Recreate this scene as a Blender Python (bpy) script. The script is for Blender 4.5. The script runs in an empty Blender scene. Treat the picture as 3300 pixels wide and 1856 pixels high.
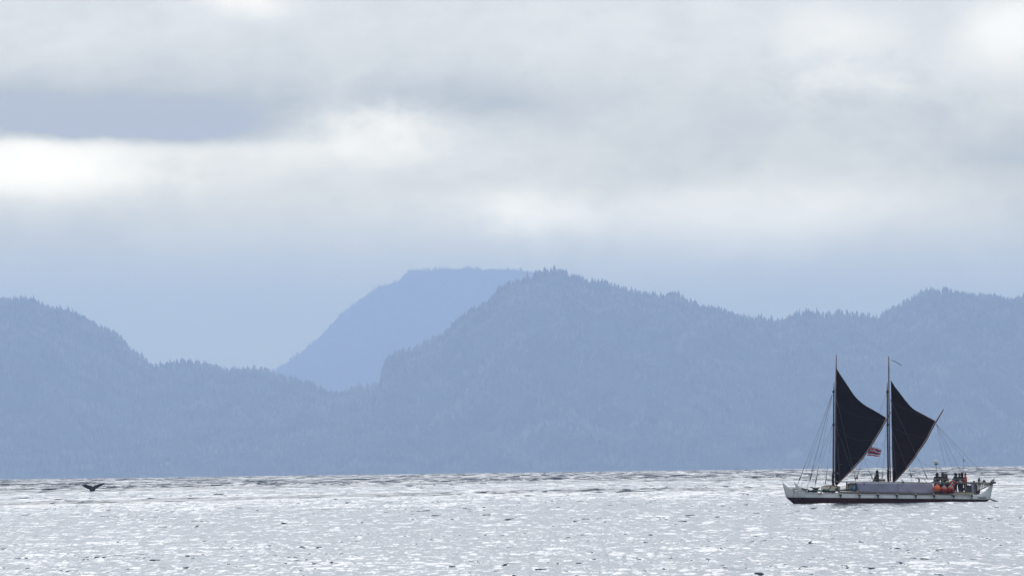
import bpy, bmesh, math, random
import numpy as np
from mathutils import Vector, Matrix

random.seed(7)
SC = bpy.context.scene
COL = SC.collection
R_EARTH = 6.37e6

# ------------------------------------------------------------------ camera
CAM_H = 4.2
FOC = 3300 * 400 / 36.0                     # focal length in photo pixels
ROLL = 0.0130
PITCH = 595 / FOC - 0.001148
fwd = Vector((0, math.cos(PITCH), math.sin(PITCH)))
rgt = Matrix.Rotation(ROLL, 3, fwd) @ Vector((1, 0, 0))
upv = rgt.cross(fwd)
cam = bpy.data.cameras.new('camera')
cam.sensor_width = 36.0
cam.lens = 400
cam.clip_start = 1.0
cam.clip_end = 200000
camo = bpy.data.objects.new('camera', cam)
COL.objects.link(camo)
camo.matrix_world = Matrix(((rgt.x, upv.x, -fwd.x, 0), (rgt.y, upv.y, -fwd.y, 0), (rgt.z, upv.z, -fwd.z, CAM_H), (0, 0, 0, 1)))
SC.camera = camo
SC.view_settings.view_transform = 'Standard'
SC.view_settings.look = 'None'
SC.view_settings.gamma = 1
SC.view_settings.exposure = 0.0
SC.view_settings.use_curve_mapping = False
SC.cycles.volume_bounces = 3
SC.cycles.max_bounces = 6
SC.cycles.use_denoising = True
SC.cycles.volume_max_steps = 64
SC.cycles.sample_clamp_indirect = 6.0


def ray(u, v):
    return (fwd + rgt * ((u - 1650) / FOC) - upv * ((v - 928) / FOC))


def at(u, v, y):
    d = ray(u, v)
    return Vector((0, 0, CAM_H)) + d * (y / d.y)


def sea_hit(u, v):
    lo, hi = 100.0, 6500.0
    for _ in range(60):
        m = (lo + hi) / 2
        p = at(u, v, m)
        if p.z > -(p.x ** 2 + p.y ** 2) / (2 * R_EARTH):
            lo = m
        else:
            hi = m
    return at(u, v, lo)


# ------------------------------------------------------------------ node expressions
class X:
    def __init__(s, nt, sock):
        s.nt, s.s = nt, sock

    def _op(s, op, *a, clamp=False):
        n = s.nt.nodes.new('ShaderNodeMath')
        n.operation = op
        n.use_clamp = clamp
        for i, v in enumerate((s,) + a):
            if isinstance(v, X):
                s.nt.links.new(v.s, n.inputs[i])
            else:
                n.inputs[i].default_value = v
        return X(s.nt, n.outputs[0])

    def __add__(s, o): return s._op('ADD', o)
    def __radd__(s, o): return s._op('ADD', o)
    def __sub__(s, o): return s._op('SUBTRACT', o)
    def __rsub__(s, o): return (s * -1) + o
    def __mul__(s, o): return s._op('MULTIPLY', o)
    def __rmul__(s, o): return s._op('MULTIPLY', o)
    def __truediv__(s, o): return s._op('DIVIDE', o)
    def exp(s): return s._op('EXPONENT')
    def tanh(s): return s._op('TANH')
    def abs(s): return s._op('ABSOLUTE')
    def max(s, o): return s._op('MAXIMUM', o)
    def min(s, o): return s._op('MINIMUM', o)
    def pow(s, o): return s._op('POWER', o)
    def clamp(s): return s._op('ADD', 0.0, clamp=True)

    def step(s, a, b):
        n = s.nt.nodes.new('ShaderNodeMapRange')
        n.interpolation_type = 'SMOOTHSTEP'
        s.nt.links.new(s.s, n.inputs[0])
        n.inputs[1].default_value, n.inputs[2].default_value = a, b
        return X(s.nt, n.outputs[0])


def vec(nt, x, y, z=0.0):
    n = nt.nodes.new('ShaderNodeCombineXYZ')
    for i, v in enumerate((x, y, z)):
        if isinstance(v, X):
            nt.links.new(v.s, n.inputs[i])
        else:
            n.inputs[i].default_value = v
    return n.outputs[0]


def noise(nt, v, scale=1.0, detail=3, rough=0.5, color=False, dist=0.0):
    n = nt.nodes.new('ShaderNodeTexNoise')
    if v is not None:
        nt.links.new(v, n.inputs['Vector'])
    n.inputs['Scale'].default_value = scale
    n.inputs['Detail'].default_value = detail
    n.inputs['Roughness'].default_value = rough
    n.inputs['Distortion'].default_value = dist
    return n.outputs['Color'] if color else X(nt, n.outputs['Fac'])


def mixc(nt, f, a, b):
    n = nt.nodes.new('ShaderNodeMix')
    n.data_type = 'RGBA'
    if isinstance(f, X):
        nt.links.new(f.s, n.inputs[0])
    else:
        n.inputs[0].default_value = f
    for i, v in ((6, a), (7, b)):
        if isinstance(v, (tuple, list)):
            n.inputs[i].default_value = (*v[:3], 1)
        else:
            nt.links.new(v, n.inputs[i])
    return n.outputs[2]


# ------------------------------------------------------------------ world: overcast sky
SUN_EL, SUN_AZ = math.radians(30), math.radians(-6)     # az measured from +Y towards +X
world = bpy.data.worlds.new('World')
SC.world = world
world.use_nodes = True
nt = world.node_tree
nt.nodes.clear()
wout = nt.nodes.new('ShaderNodeOutputWorld')
sky = nt.nodes.new('ShaderNodeTexSky')
sky.sky_type = 'NISHITA'
sky.sun_disc = False
sky.sun_elevation = SUN_EL
sky.sun_rotation = SUN_AZ
bg1 = nt.nodes.new('ShaderNodeBackground')
nt.links.new(sky.outputs[0], bg1.inputs[0])
bg1.inputs[1].default_value = 0.06
tc = nt.nodes.new('ShaderNodeTexCoord')
sep = nt.nodes.new('ShaderNodeSeparateXYZ')
nt.links.new(tc.outputs['Generated'], sep.inputs[0])
dx, dy, dz = (X(nt, sep.outputs[i]) for i in range(3))
# cloud coordinates: azimuth and elevation in thousandths of the picture's pixels
ca = dx._op('ARCTAN2', dy) * (FOC / 1000)
ce = dz * (FOC / 1000)
# rotate by the camera roll so that cloud bands lie as seen; (cu, cv) = photo coordinates / 1000
cu = ca + 1.65
cv = (ce * -1) + (1.523 - 0.001148 * FOC / 1000) + ca * -ROLL
wp = vec(nt, cu * 1.0, cv * 2.2, 0.0)
w1 = noise(nt, wp, 1.6, 4, 0.55) - 0.5
wp2 = vec(nt, cu * 1.0 + 7.3, cv * 2.0 + 3.1, 2.0)
w2 = noise(nt, wp2, 2.2, 4, 0.55) - 0.5
U = cu + w1 * 0.35
V = cv + w2 * 0.16
V2 = cv + w2 * 0.035 + w1 * 0.03


def blob(u, v, ru, rv, a, VV=None):
    du = (U - u) * (1 / ru)
    dv = ((VV or V) - v) * (1 / rv)
    return ((du * du + dv * dv) * -1).exp() * a


B = None
for b in [(0.10, 0.550, 0.36, 0.085, 0.44), (0.12, 0.62, 0.22, 0.07, 0.14), (0.05, 0.48, 0.50, 0.03, 0.16), (0.30, 0.38, 0.80, 0.15, -0.25),
          (1.48, 0.33, 0.34, 0.10, -0.18), (1.28, 0.40, 0.24, 0.06, 0.38), (1.15, 0.49, 0.42, 0.06, 0.22),
          (1.70, 0.70, 0.22, 0.09, 0.34), (2.42, 0.73, 0.42, 0.13, 0.30), (2.95, 0.66, 0.4, 0.10, 0.10),
          (2.72, 0.10, 0.22, 0.09, 0.22), (3.27, 0.10, 0.18, 0.15, 0.38), (2.76, 0.27, 0.16, 0.045, 0.10),
          (0.82, 0.00, 0.16, 0.06, 0.40), (2.35, 0.44, 0.65, 0.12, -0.05), (3.25, 0.50, 0.30, 0.12, -0.16),
          (0.10, 0.12, 0.5, 0.14, 0.05), (0.9, 0.68, 0.55, 0.12, 0.05), (1.9, 0.12, 0.6, 0.12, 0.06),
          (0.55, 0.80, 0.6, 0.14, 0.02), (2.1, 0.58, 0.5, 0.05, -0.06)]:
    t = blob(*b)
    B = t if B is None else B + t
# the sharp underside of the dark band at left
edge = ((V2 - 0.462) * 55.0).tanh() * ((((U - 0.25) * 1.25).pow(2.0) + ((cv - 0.462) * 7.0).pow(2.0)) * -1).exp() * 0.24
B = B + edge
n1 = noise(nt, vec(nt, cu, cv * 1.7, 5.0), 1.2, 5, 0.5) - 0.5
n2 = noise(nt, vec(nt, cu, cv * 1.8, 9.0), 4.5, 4, 0.55) - 0.5
n3 = noise(nt, vec(nt, cu + w1 * 0.5, cv * 1.3 + w2 * 0.5, 12.0), 7.0, 6, 0.6)
bil = 1.0 - (noise(nt, vec(nt, cu * 1.0 + w1 * 0.3, cv * 1.3, 17.0), 5.5, 5, 0.55) - 0.5).abs() * 4.0
zone = blob(1.26, 0.40, 0.26, 0.09, 1.0, cv) + blob(1.66, 0.72, 0.26, 0.10, 0.7, cv) + blob(2.75, 0.25, 0.35, 0.10, 0.6, cv) + blob(0.5, 0.56, 0.3, 0.08, 0.5, cv) + 0.18
val = B + n1 * 0.24 + n2 * 0.17 + (n3 - 0.5) * (zone * 0.35 + 0.05) + (bil - 0.45) * zone * 0.22 + 0.26
val = val.max(0.0)
# clouds: blue grey where thick, warm white where thin
ccol0 = mixc(nt, val.step(-0.50, 1.04), (0.27, 0.36, 0.52), (0.99, 1.00, 1.02))
ccol0 = mixc(nt, cv.step(0.56, 1.00) * 0.92, ccol0, (0.44, 0.55, 0.77))
# low down the clouds stand behind many kilometres of haze, so they are brighter there
tau = (dz.max(0.0125).pow(-1.0) * 0.0475).min(2.9)
Tinv = tau.exp()
sc_ = nt.nodes.new('ShaderNodeVectorMath')
sc_.operation = 'SCALE'
nt.links.new(ccol0, sc_.inputs[0])
nt.links.new(Tinv.s, sc_.inputs['Scale'])
hz = nt.nodes.new('ShaderNodeVectorMath')
hz.operation = 'SCALE'
hz.inputs[0].default_value = (0.385, 0.50, 0.765)
nt.links.new((Tinv - 1.0).s, hz.inputs['Scale'])
sb_ = nt.nodes.new('ShaderNodeVectorMath')
sb_.operation = 'SUBTRACT'
nt.links.new(sc_.outputs[0], sb_.inputs[0])
nt.links.new(hz.outputs[0], sb_.inputs[1])
mxv = nt.nodes.new('ShaderNodeVectorMath')
mxv.operation = 'MAXIMUM'
nt.links.new(sb_.outputs[0], mxv.inputs[0])
mxv.inputs[1].default_value = (0.25, 0.3, 0.35)
nrm = nt.nodes.new('ShaderNodeVectorMath')
nrm.operation = 'SCALE'
nt.links.new(mxv.outputs[0], nrm.inputs[0])
nrm.inputs['Scale'].default_value = 0.77
ccol = nrm.outputs[0]
# overcast luminance: brighter upwards and round the veiled sun, darker behind the viewer
sd = Vector((math.sin(SUN_AZ) * math.cos(SUN_EL), math.cos(SUN_AZ) * math.cos(SUN_EL), math.sin(SUN_EL)))
cosg = dx * sd.x + dy * sd.y + dz * sd.z
glow = (cosg * 1.0 - 1.0) * 6.0
lum = glow.exp() * 0.9 + dz.max(0.0).min(0.5) * 1.0 + dy * 0.22 + 0.86
bg2 = nt.nodes.new('ShaderNodeBackground')
cool = mixc(nt, dz.step(0.06, 0.35), (1.0, 1.0, 1.0), (1.08, 1.08, 1.12))
mm = nt.nodes.new('ShaderNodeMix')
mm.data_type = 'RGBA'
mm.blend_type = 'MULTIPLY'
mm.inputs[0].default_value = 1.0
nt.links.new(ccol, mm.inputs[6])
nt.links.new(cool, mm.inputs[7])
nt.links.new(mm.outputs[2], bg2.inputs[0])
nt.links.new(lum.s, bg2.inputs[1])
mx = nt.nodes.new('ShaderNodeMixShader')
mx.inputs[0].default_value = 0.9
nt.links.new(bg1.outputs[0], mx.inputs[1])
nt.links.new(bg2.outputs[0], mx.inputs[2])
nt.links.new(mx.outputs[0], wout.inputs['Surface'])
world.cycles.sampling_method = 'MANUAL'
world.cycles.sample_map_resolution = 512

sun = bpy.data.lights.new('sun', 'SUN')
sun.energy = 0.64
sun.angle = math.radians(32)
sun.color = (1.0, 0.985, 0.96)
suno = bpy.data.objects.new('sun', sun)
COL.objects.link(suno)
suno.rotation_euler = (-sd).to_track_quat('-Z', 'Y').to_euler()


# ------------------------------------------------------------------ materials
def mat(name, col, rough=0.6, var=0.15, scale=6.0, spec=0.4, col2=None, bump=0.0, metal=0.0, trans=0.0, sub=0.0):
    m = bpy.data.materials.new(name)
    m.use_nodes = True
    t = m.node_tree
    b = t.nodes['Principled BSDF']
    g = t.nodes.new('ShaderNodeTexCoord')
    f = noise(t, g.outputs['Object'], scale, 5, 0.6)
    c2 = col2 or tuple(c * (1 - var * 2) for c in col)
    c = mixc(t, f.step(0.35, 0.7), tuple(min(1, x * (1 + var * 0.4)) for x in col), c2)
    t.links.new(c, b.inputs['Base Color'])
    b.inputs['Roughness'].default_value = rough
    b.inputs['Specular IOR Level'].default_value = spec
    b.inputs['Metallic'].default_value = metal
    if bump:
        bn = t.nodes.new('ShaderNodeBump')
        bn.inputs['Strength'].default_value = bump
        bn.inputs['Distance'].default_value = 0.02
        f2 = noise(t, g.outputs['Object'], scale * 5, 4, 0.6)
        t.links.new(f2.s, bn.inputs['Height'])
        t.links.new(bn.outputs[0], b.inputs['Normal'])
    return m


M = {}
M['hull_white'] = mat('hull_white', (0.82, 0.84, 0.80), 0.35, 0.06, 1.3, 0.5, col2=(0.70, 0.73, 0.69), bump=0.05)
M['hull_red'] = mat('hull_red', (0.055, 0.012, 0.016), 0.6, 0.2, 3.0, 0.15)
M['wood'] = mat('wood', (0.26, 0.17, 0.11), 0.6, 0.2, 5.0, 0.3, bump=0.2)
M['grey_wood'] = mat('grey_wood', (0.27, 0.24, 0.20), 0.7, 0.2, 4.0, 0.3, bump=0.2)
M['pale_wood'] = mat('pale_wood', (0.52, 0.47, 0.36), 0.6, 0.12, 4.0, 0.3, bump=0.1)
M['mast_wood'] = mat('mast_wood', (0.10, 0.062, 0.042), 0.5, 0.2, 3.0, 0.4)
M['spar_wood'] = mat('spar_wood', (0.20, 0.085, 0.05), 0.45, 0.25, 3.0, 0.5)
M['canvas'] = mat('canvas', (0.46, 0.43, 0.52), 0.9, 0.06, 0.8, 0.1, bump=0.3)
M['canvas_blue'] = mat('canvas_blue', (0.39, 0.39, 0.50), 0.9, 0.06, 0.8, 0.1, bump=0.3)
M['sail_dark'] = mat('sail_dark', (0.008, 0.004, 0.009), 0.9, 0.15, 0.6, 0.05, bump=0.2)
M['sail_maroon'] = mat('sail_maroon', (0.014, 0.004, 0.008), 0.9, 0.15, 0.6, 0.05, bump=0.2)
M['seam'] = mat('seam', (0.05, 0.035, 0.06), 0.8, 0.1)
M['rope'] = mat('rope', (0.15, 0.14, 0.16), 0.8, 0.1, spec=0.2)
M['rope_dark'] = mat('rope_dark', (0.035, 0.028, 0.03), 0.8, 0.1, spec=0.2)
M['lashing'] = mat('lashing', (0.05, 0.05, 0.065), 0.8, 0.3, 12, 0.2)
M['cream'] = mat('cream', (0.78, 0.72, 0.54), 0.6, 0.08, 3, 0.3)
M['blue_plastic'] = mat('blue_plastic', (0.13, 0.30, 0.52), 0.35, 0.08, 3, 0.5)
M['pale_blue'] = mat('pale_blue', (0.38, 0.42, 0.60), 0.4, 0.06, 3, 0.5)
M['teal_net'] = mat('teal_net', (0.04, 0.16, 0.14), 0.8, 0.2, 20, 0.2)
M['black_net'] = mat('black_net', (0.025, 0.03, 0.04), 0.8, 0.2, 20, 0.2)
M['dark_red_wood'] = mat('dark_red_wood', (0.06, 0.022, 0.02), 0.5, 0.2, 6, 0.3)
M['orange'] = mat('orange', (0.92, 0.15, 0.03), 0.35, 0.06, 4, 0.45)
M['life_orange'] = mat('life_orange', (0.55, 0.06, 0.03), 0.6, 0.1, 4, 0.3)
M['white'] = mat('white', (0.78, 0.78, 0.76), 0.35, 0.04, 4, 0.5)
M['white_cloth'] = mat('white_cloth', (0.75, 0.77, 0.78), 0.9, 0.06, 4, 0.1)
M['metal'] = mat('metal', (0.30, 0.31, 0.33), 0.4, 0.1, 4, 0.5, metal=0.6)
M['dark_metal'] = mat('dark_metal', (0.05, 0.05, 0.06), 0.5, 0.1, 4, 0.4)
M['yellow'] = mat('yellow', (0.80, 0.55, 0.03), 0.8, 0.05, 4, 0.2)
M['lime'] = mat('lime', (0.62, 0.80, 0.06), 0.6, 0.05, 4, 0.3)
M['cabin_shade_and_gear'] = mat('cabin_shade_and_gear', (0.035, 0.032, 0.05), 0.9, 0.15, 3, 0.1)
M['bin_grey'] = mat('bin_grey', (0.09, 0.085, 0.09), 0.7, 0.2, 6, 0.3)
M['leaf_dark'] = mat('leaf_dark', (0.02, 0.045, 0.022), 0.7, 0.3, 12, 0.2)
M['black_paddle'] = mat('black_paddle', (0.012, 0.012, 0.016), 0.5, 0.2, 6, 0.3)
M['letters'] = mat('letters', (0.02, 0.022, 0.03), 0.6, 0.05, 6, 0.2)
M['skin'] = mat('skin', (0.30, 0.16, 0.10), 0.55, 0.08, 6, 0.3)
M['jacket_black'] = mat('jacket_black', (0.012, 0.013, 0.022), 0.7, 0.2, 6, 0.2)
M['jacket_navy'] = mat('jacket_navy', (0.022, 0.016, 0.045), 0.7, 0.2, 6, 0.2)
M['jacket_teal'] = mat('jacket_teal', (0.008, 0.045, 0.048), 0.7, 0.2, 6, 0.2)
M['jacket_green'] = mat('jacket_green', (0.06, 0.10, 0.09), 0.7, 0.2, 6, 0.2)
M['jacket_brown'] = mat('jacket_brown', (0.035, 0.022, 0.02), 0.7, 0.2, 6, 0.2)
M['jacket_red'] = mat('jacket_red', (0.62, 0.050, 0.022), 0.6, 0.12, 6, 0.3)
M['trousers'] = mat('trousers', (0.010, 0.011, 0.016), 0.8, 0.2, 6, 0.2)
M['hair_dark'] = mat('hair_dark', (0.015, 0.012, 0.012), 0.7, 0.2, 20, 0.2)
M['hair_brown'] = mat('hair_brown', (0.14, 0.08, 0.035), 0.7, 0.2, 20, 0.2)
M['cap_red'] = mat('cap_red', (0.12, 0.028, 0.020), 0.8, 0.2, 20, 0.2)
M['cap_grey'] = mat('cap_grey', (0.10, 0.11, 0.13), 0.8, 0.2, 20, 0.2)
M['eye'] = mat('eye', (0.01, 0.01, 0.01), 0.2, 0.0)
M['whale'] = mat('whale', (0.010, 0.014, 0.028), 0.45, 0.2, 2.5, 0.35, bump=0.3)
M['flag_red'] = mat('flag_red', (0.62, 0.03, 0.04), 0.85, 0.04, 3, 0.1)
M['flag_white'] = mat('flag_white', (0.80, 0.80, 0.82), 0.85, 0.03, 3, 0.1)
M['flag_blue'] = mat('flag_blue', (0.03, 0.035, 0.22), 0.85, 0.04, 3, 0.1)


def fender_mat():
    """weathered fender: sun-bleached chalky cap on a dark red body"""
    m = mat('faded_red', (0.40, 0.035, 0.03), 0.5, 0.1, 4, 0.35)
    t = m.node_tree
    b = t.nodes['Principled BSDF']
    g = t.nodes.new('ShaderNodeTexCoord')
    sp = t.nodes.new('ShaderNodeSeparateXYZ')
    t.links.new(g.outputs['Object'], sp.inputs[0])
    z = X(t, sp.outputs[2]) + (noise(t, g.outputs['Object'], 9, 4) - 0.5) * 0.16
    c = mixc(t, z.step(-0.02, 0.26), (0.42, 0.035, 0.03), (0.50, 0.25, 0.20))
    t.links.new(c, b.inputs['Base Color'])
    return m


M['faded_red'] = fender_mat()


# ------------------------------------------------------------------ helpers
def tag(o, label=None, cat=None, group=None, kind=None):
    if label: o['label'] = label
    if cat: o['category'] = cat
    if group: o['group'] = group
    if kind: o['kind'] = kind
    return o


def link(name, me, parent=None):
    o = bpy.data.objects.new(name, me)
    COL.objects.link(o)
    if parent is not None:
        o.parent = parent
    return o


def bm_obj(name, bm, m, parent=None, smooth=True):
    me = bpy.data.meshes.new(name)
    bmesh.ops.recalc_face_normals(bm, faces=bm.faces)
    bm.to_mesh(me)
    bm.free()
    for x in (m if isinstance(m, (list, tuple)) else [m]):
        me.materials.append(x)
    me.polygons.foreach_set('use_smooth', [smooth] * len(me.polygons))
    return link(name, me, parent)


def np_mesh(name, verts, quads=None, tris=None):
    me = bpy.data.meshes.new(name)
    nv = len(verts)
    me.vertices.add(nv)
    me.vertices.foreach_set('co', np.asarray(verts, dtype=np.float32).ravel())
    faces, sizes = [], []
    if quads is not None and len(quads):
        faces.append(np.asarray(quads, dtype=np.int32).ravel())
        sizes.append(np.full(len(quads), 4, dtype=np.int32))
    if tris is not None and len(tris):
        faces.append(np.asarray(tris, dtype=np.int32).ravel())
        sizes.append(np.full(len(tris), 3, dtype=np.int32))
    li = np.concatenate(faces)
    sz = np.concatenate(sizes)
    me.loops.add(len(li))
    me.loops.foreach_set('vertex_index', li)
    me.polygons.add(len(sz))
    me.polygons.foreach_set('loop_start', np.concatenate([[0], np.cumsum(sz)[:-1]]).astype(np.int32))
    me.update(calc_edges=True)
    return me


def empty(name, mtx):
    o = bpy.data.objects.new(name, None)
    COL.objects.link(o)
    o.empty_display_size = 0.2
    o.matrix_world = mtx
    return o


def add_box(bm, c, s, rot=None):
    r = bmesh.ops.create_cube(bm, size=1)
    m = Matrix.Translation(Vector(c)) @ (rot or Matrix.Identity(4)) @ Matrix.Diagonal((*s, 1))
    bmesh.ops.transform(bm, matrix=m, verts=r['verts'])
    return r['verts']


def add_tube(bm, pts, radii, seg=8, cap=True):
    pts = [Vector(p) for p in pts]
    if not isinstance(radii, (list, tuple)):
        radii = [radii] * len(pts)
    rings = []
    for i, p in enumerate(pts):
        a = pts[max(0, i - 1)]
        b = pts[min(len(pts) - 1, i + 1)]
        d = (b - a).normalized()
        ref = Vector((0, 1, 0)) if abs(d.y) < 0.9 else Vector((1, 0, 0))
        s1 = d.cross(ref).normalized()
        s2 = d.cross(s1)
        rings.append([bm.verts.new(p + (s1 * math.cos(k * 2 * math.pi / seg) + s2 * math.sin(k * 2 * math.pi / seg)) * radii[i]) for k in range(seg)])
    for a, b in zip(rings, rings[1:]):
        for k in range(seg):
            bm.faces.new((a[k], a[(k + 1) % seg], b[(k + 1) % seg], b[k]))
    if cap:
        bm.faces.new(rings[0][::-1])
        bm.faces.new(rings[-1])
    return bm


def add_prism(bm, pts, thick):
    """pts: closed outline of local points in one plane, extruded by vector thick"""
    a = [bm.verts.new(Vector(p) - thick * 0.5) for p in pts]
    b = [bm.verts.new(Vector(p) + thick * 0.5) for p in pts]
    n = len(pts)
    bm.faces.new(a)
    bm.faces.new(b[::-1])
    for i in range(n):
        bm.faces.new((a[i], b[i], b[(i + 1) % n], a[(i + 1) % n]))


def add_lathe(bm, prof, c=(0, 0, 0), seg=20):
    c = Vector(c)
    rings = []
    for r, z in prof:
        if r < 1e-5:
            rings.append([bm.verts.new(c + Vector((0, 0, z)))])
        else:
            rings.append([bm.verts.new(c + Vector((r * math.cos(k * 2 * math.pi / seg), r * math.sin(k * 2 * math.pi / seg), z))) for k in range(seg)])
    for a, b in zip(rings, rings[1:]):
        for k in range(seg):
            k2 = (k + 1) % seg
            if len(a) == 1 and len(b) == 1:
                continue
            if len(a) == 1:
                bm.faces.new((a[0], b[k], b[k2]))
            elif len(b) == 1:
                bm.faces.new((a[k], a[k2], b[0]))
            else:
                bm.faces.new((a[k], a[k2], b[k2], b[k]))


# vectorised gradient noise
def pn(x, y, seed=0):
    xi = np.floor(x).astype(np.int64)
    yi = np.floor(y).astype(np.int64)
    xf = (x - xi)
    yf = (y - yi)

    def g(ix, iy, fx, fy):
        h = (ix * 374761393 + iy * 668265263 + seed * 974634777) & 0xffffffff
        h = ((h ^ (h >> 13)) * 1274126177) & 0xffffffff
        h = h ^ (h >> 16)
        a = (h & 0xffff) * (2 * math.pi / 65536)
        return np.cos(a) * fx + np.sin(a) * fy
    u = xf * xf * xf * (xf * (xf * 6 - 15) + 10)
    v = yf * yf * yf * (yf * (yf * 6 - 15) + 10)
    a = g(xi, yi, xf, yf)
    b = g(xi + 1, yi, xf - 1, yf)
    c = g(xi, yi + 1, xf, yf - 1)
    d = g(xi + 1, yi + 1, xf - 1, yf - 1)
    return ((a + (b - a) * u) * (1 - v) + (c + (d - c) * u) * v) * 1.4


def sstep(x, a, b):
    t = np.clip((x - a) / (b - a), 0, 1)
    return t * t * (3 - 2 * t)


# ------------------------------------------------------------------ sea
def wave_height(x, y, r, dxs, drs):
    """chop and swell; an octave shows only where the sheet is fine enough for it.
    returns height and the slopes of the steep little faces the sheet is too coarse to bend round"""
    h = np.zeros_like(x)
    sx = np.zeros_like(x)
    sy = np.zeros_like(x)
    ang = 0.10
    xr = x * math.cos(ang) - y * math.sin(ang)
    yr = x * math.sin(ang) + y * math.cos(ang)
    wx = pn(x / 7, y / 11, 91) * 0.8
    #        lx    ly    height steep
    octs = [(0.42, 1.5, 0.022, 0.040), (0.75, 2.2, 0.040, 0.044), (1.3, 3.6, 0.055, 0.038), (2.6, 6.5, 0.060, 0.022), (6.0, 14.0, 0.06, 0.010), (26.0, 45.0, 0.03, 0.004)]
    for k, (lx, ly, a, st) in enumerate(octs):
        w = sstep(lx / dxs, 2.0, 3.5) * sstep(ly / drs, 2.0, 3.5)
        on = (w > 0.002).any(axis=1)
        if not on.any():
            continue
        X_, Y_, W_, x_, y_ = xr[on], yr[on], w[on], x[on], y[on]
        X_ = X_ + wx[on]
        f = lambda dx_, dy_: pn(X_ / lx + dx_, (Y_ + wx[on]) / ly + dy_, 10 + k)
        n = f(0, 0)
        gx = (f(0.04, 0) - n) / 0.04
        gy = (f(0, 0.04) - n) / 0.04
        m = (0.6 + 0.8 * sstep(pn(x_ / (lx * 8), y_ / (ly * 8), 50 + k), -0.3, 0.5)) if k < 4 else 1.0
        crest = 0.35 + 1.3 * sstep(n, -0.1, 0.5)
        h[on] += a * W_ * np.where(n > 0, n * 1.15, n * 0.6) * m
        sx[on] += -st * 0.8 * gx * crest * m * W_
        sy[on] += -st * (np.where(gy > 0, gy * 0.9, gy * 0.5) + 3.5 * np.maximum(gy - 1.45, 0)) * crest * m * W_
    # far off, only crests show: short-crested seas on a coarser range step
    far = sstep(r, 800, 1600)
    for k, (lx, ly, a, st) in enumerate([(1.7, 26.0, 0.07, 0.10), (3.4, 60.0, 0.10, 0.13), (7.5, 120.0, 0.11, 0.12)]):
        w = far * sstep(lx / dxs, 1.8, 3.0) * sstep(ly / drs, 2.0, 3.5) * (1 if k < 2 else sstep(r, 1500, 3000))
        n = pn((xr + wx) / lx, yr / ly, 70 + k)
        g = pn((xr + wx) / lx * 0.8, yr / ly * 1.3, 170 + k) * 1.6 + pn((xr + wx) / lx * 1.9, yr / ly * 2.1, 270 + k)
        m = 0.4 + 1.2 * sstep(pn(x / (lx * 7), y / (ly * 4), 80 + k), -0.3, 0.4)
        h += a * w * np.maximum(n, -0.2) * m
        sy += -st * np.where(g > 0, g * 1.8, g * 0.5) * w * m
        sx += -st * 0.5 * w * m * n
    return h, sx, sy


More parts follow.
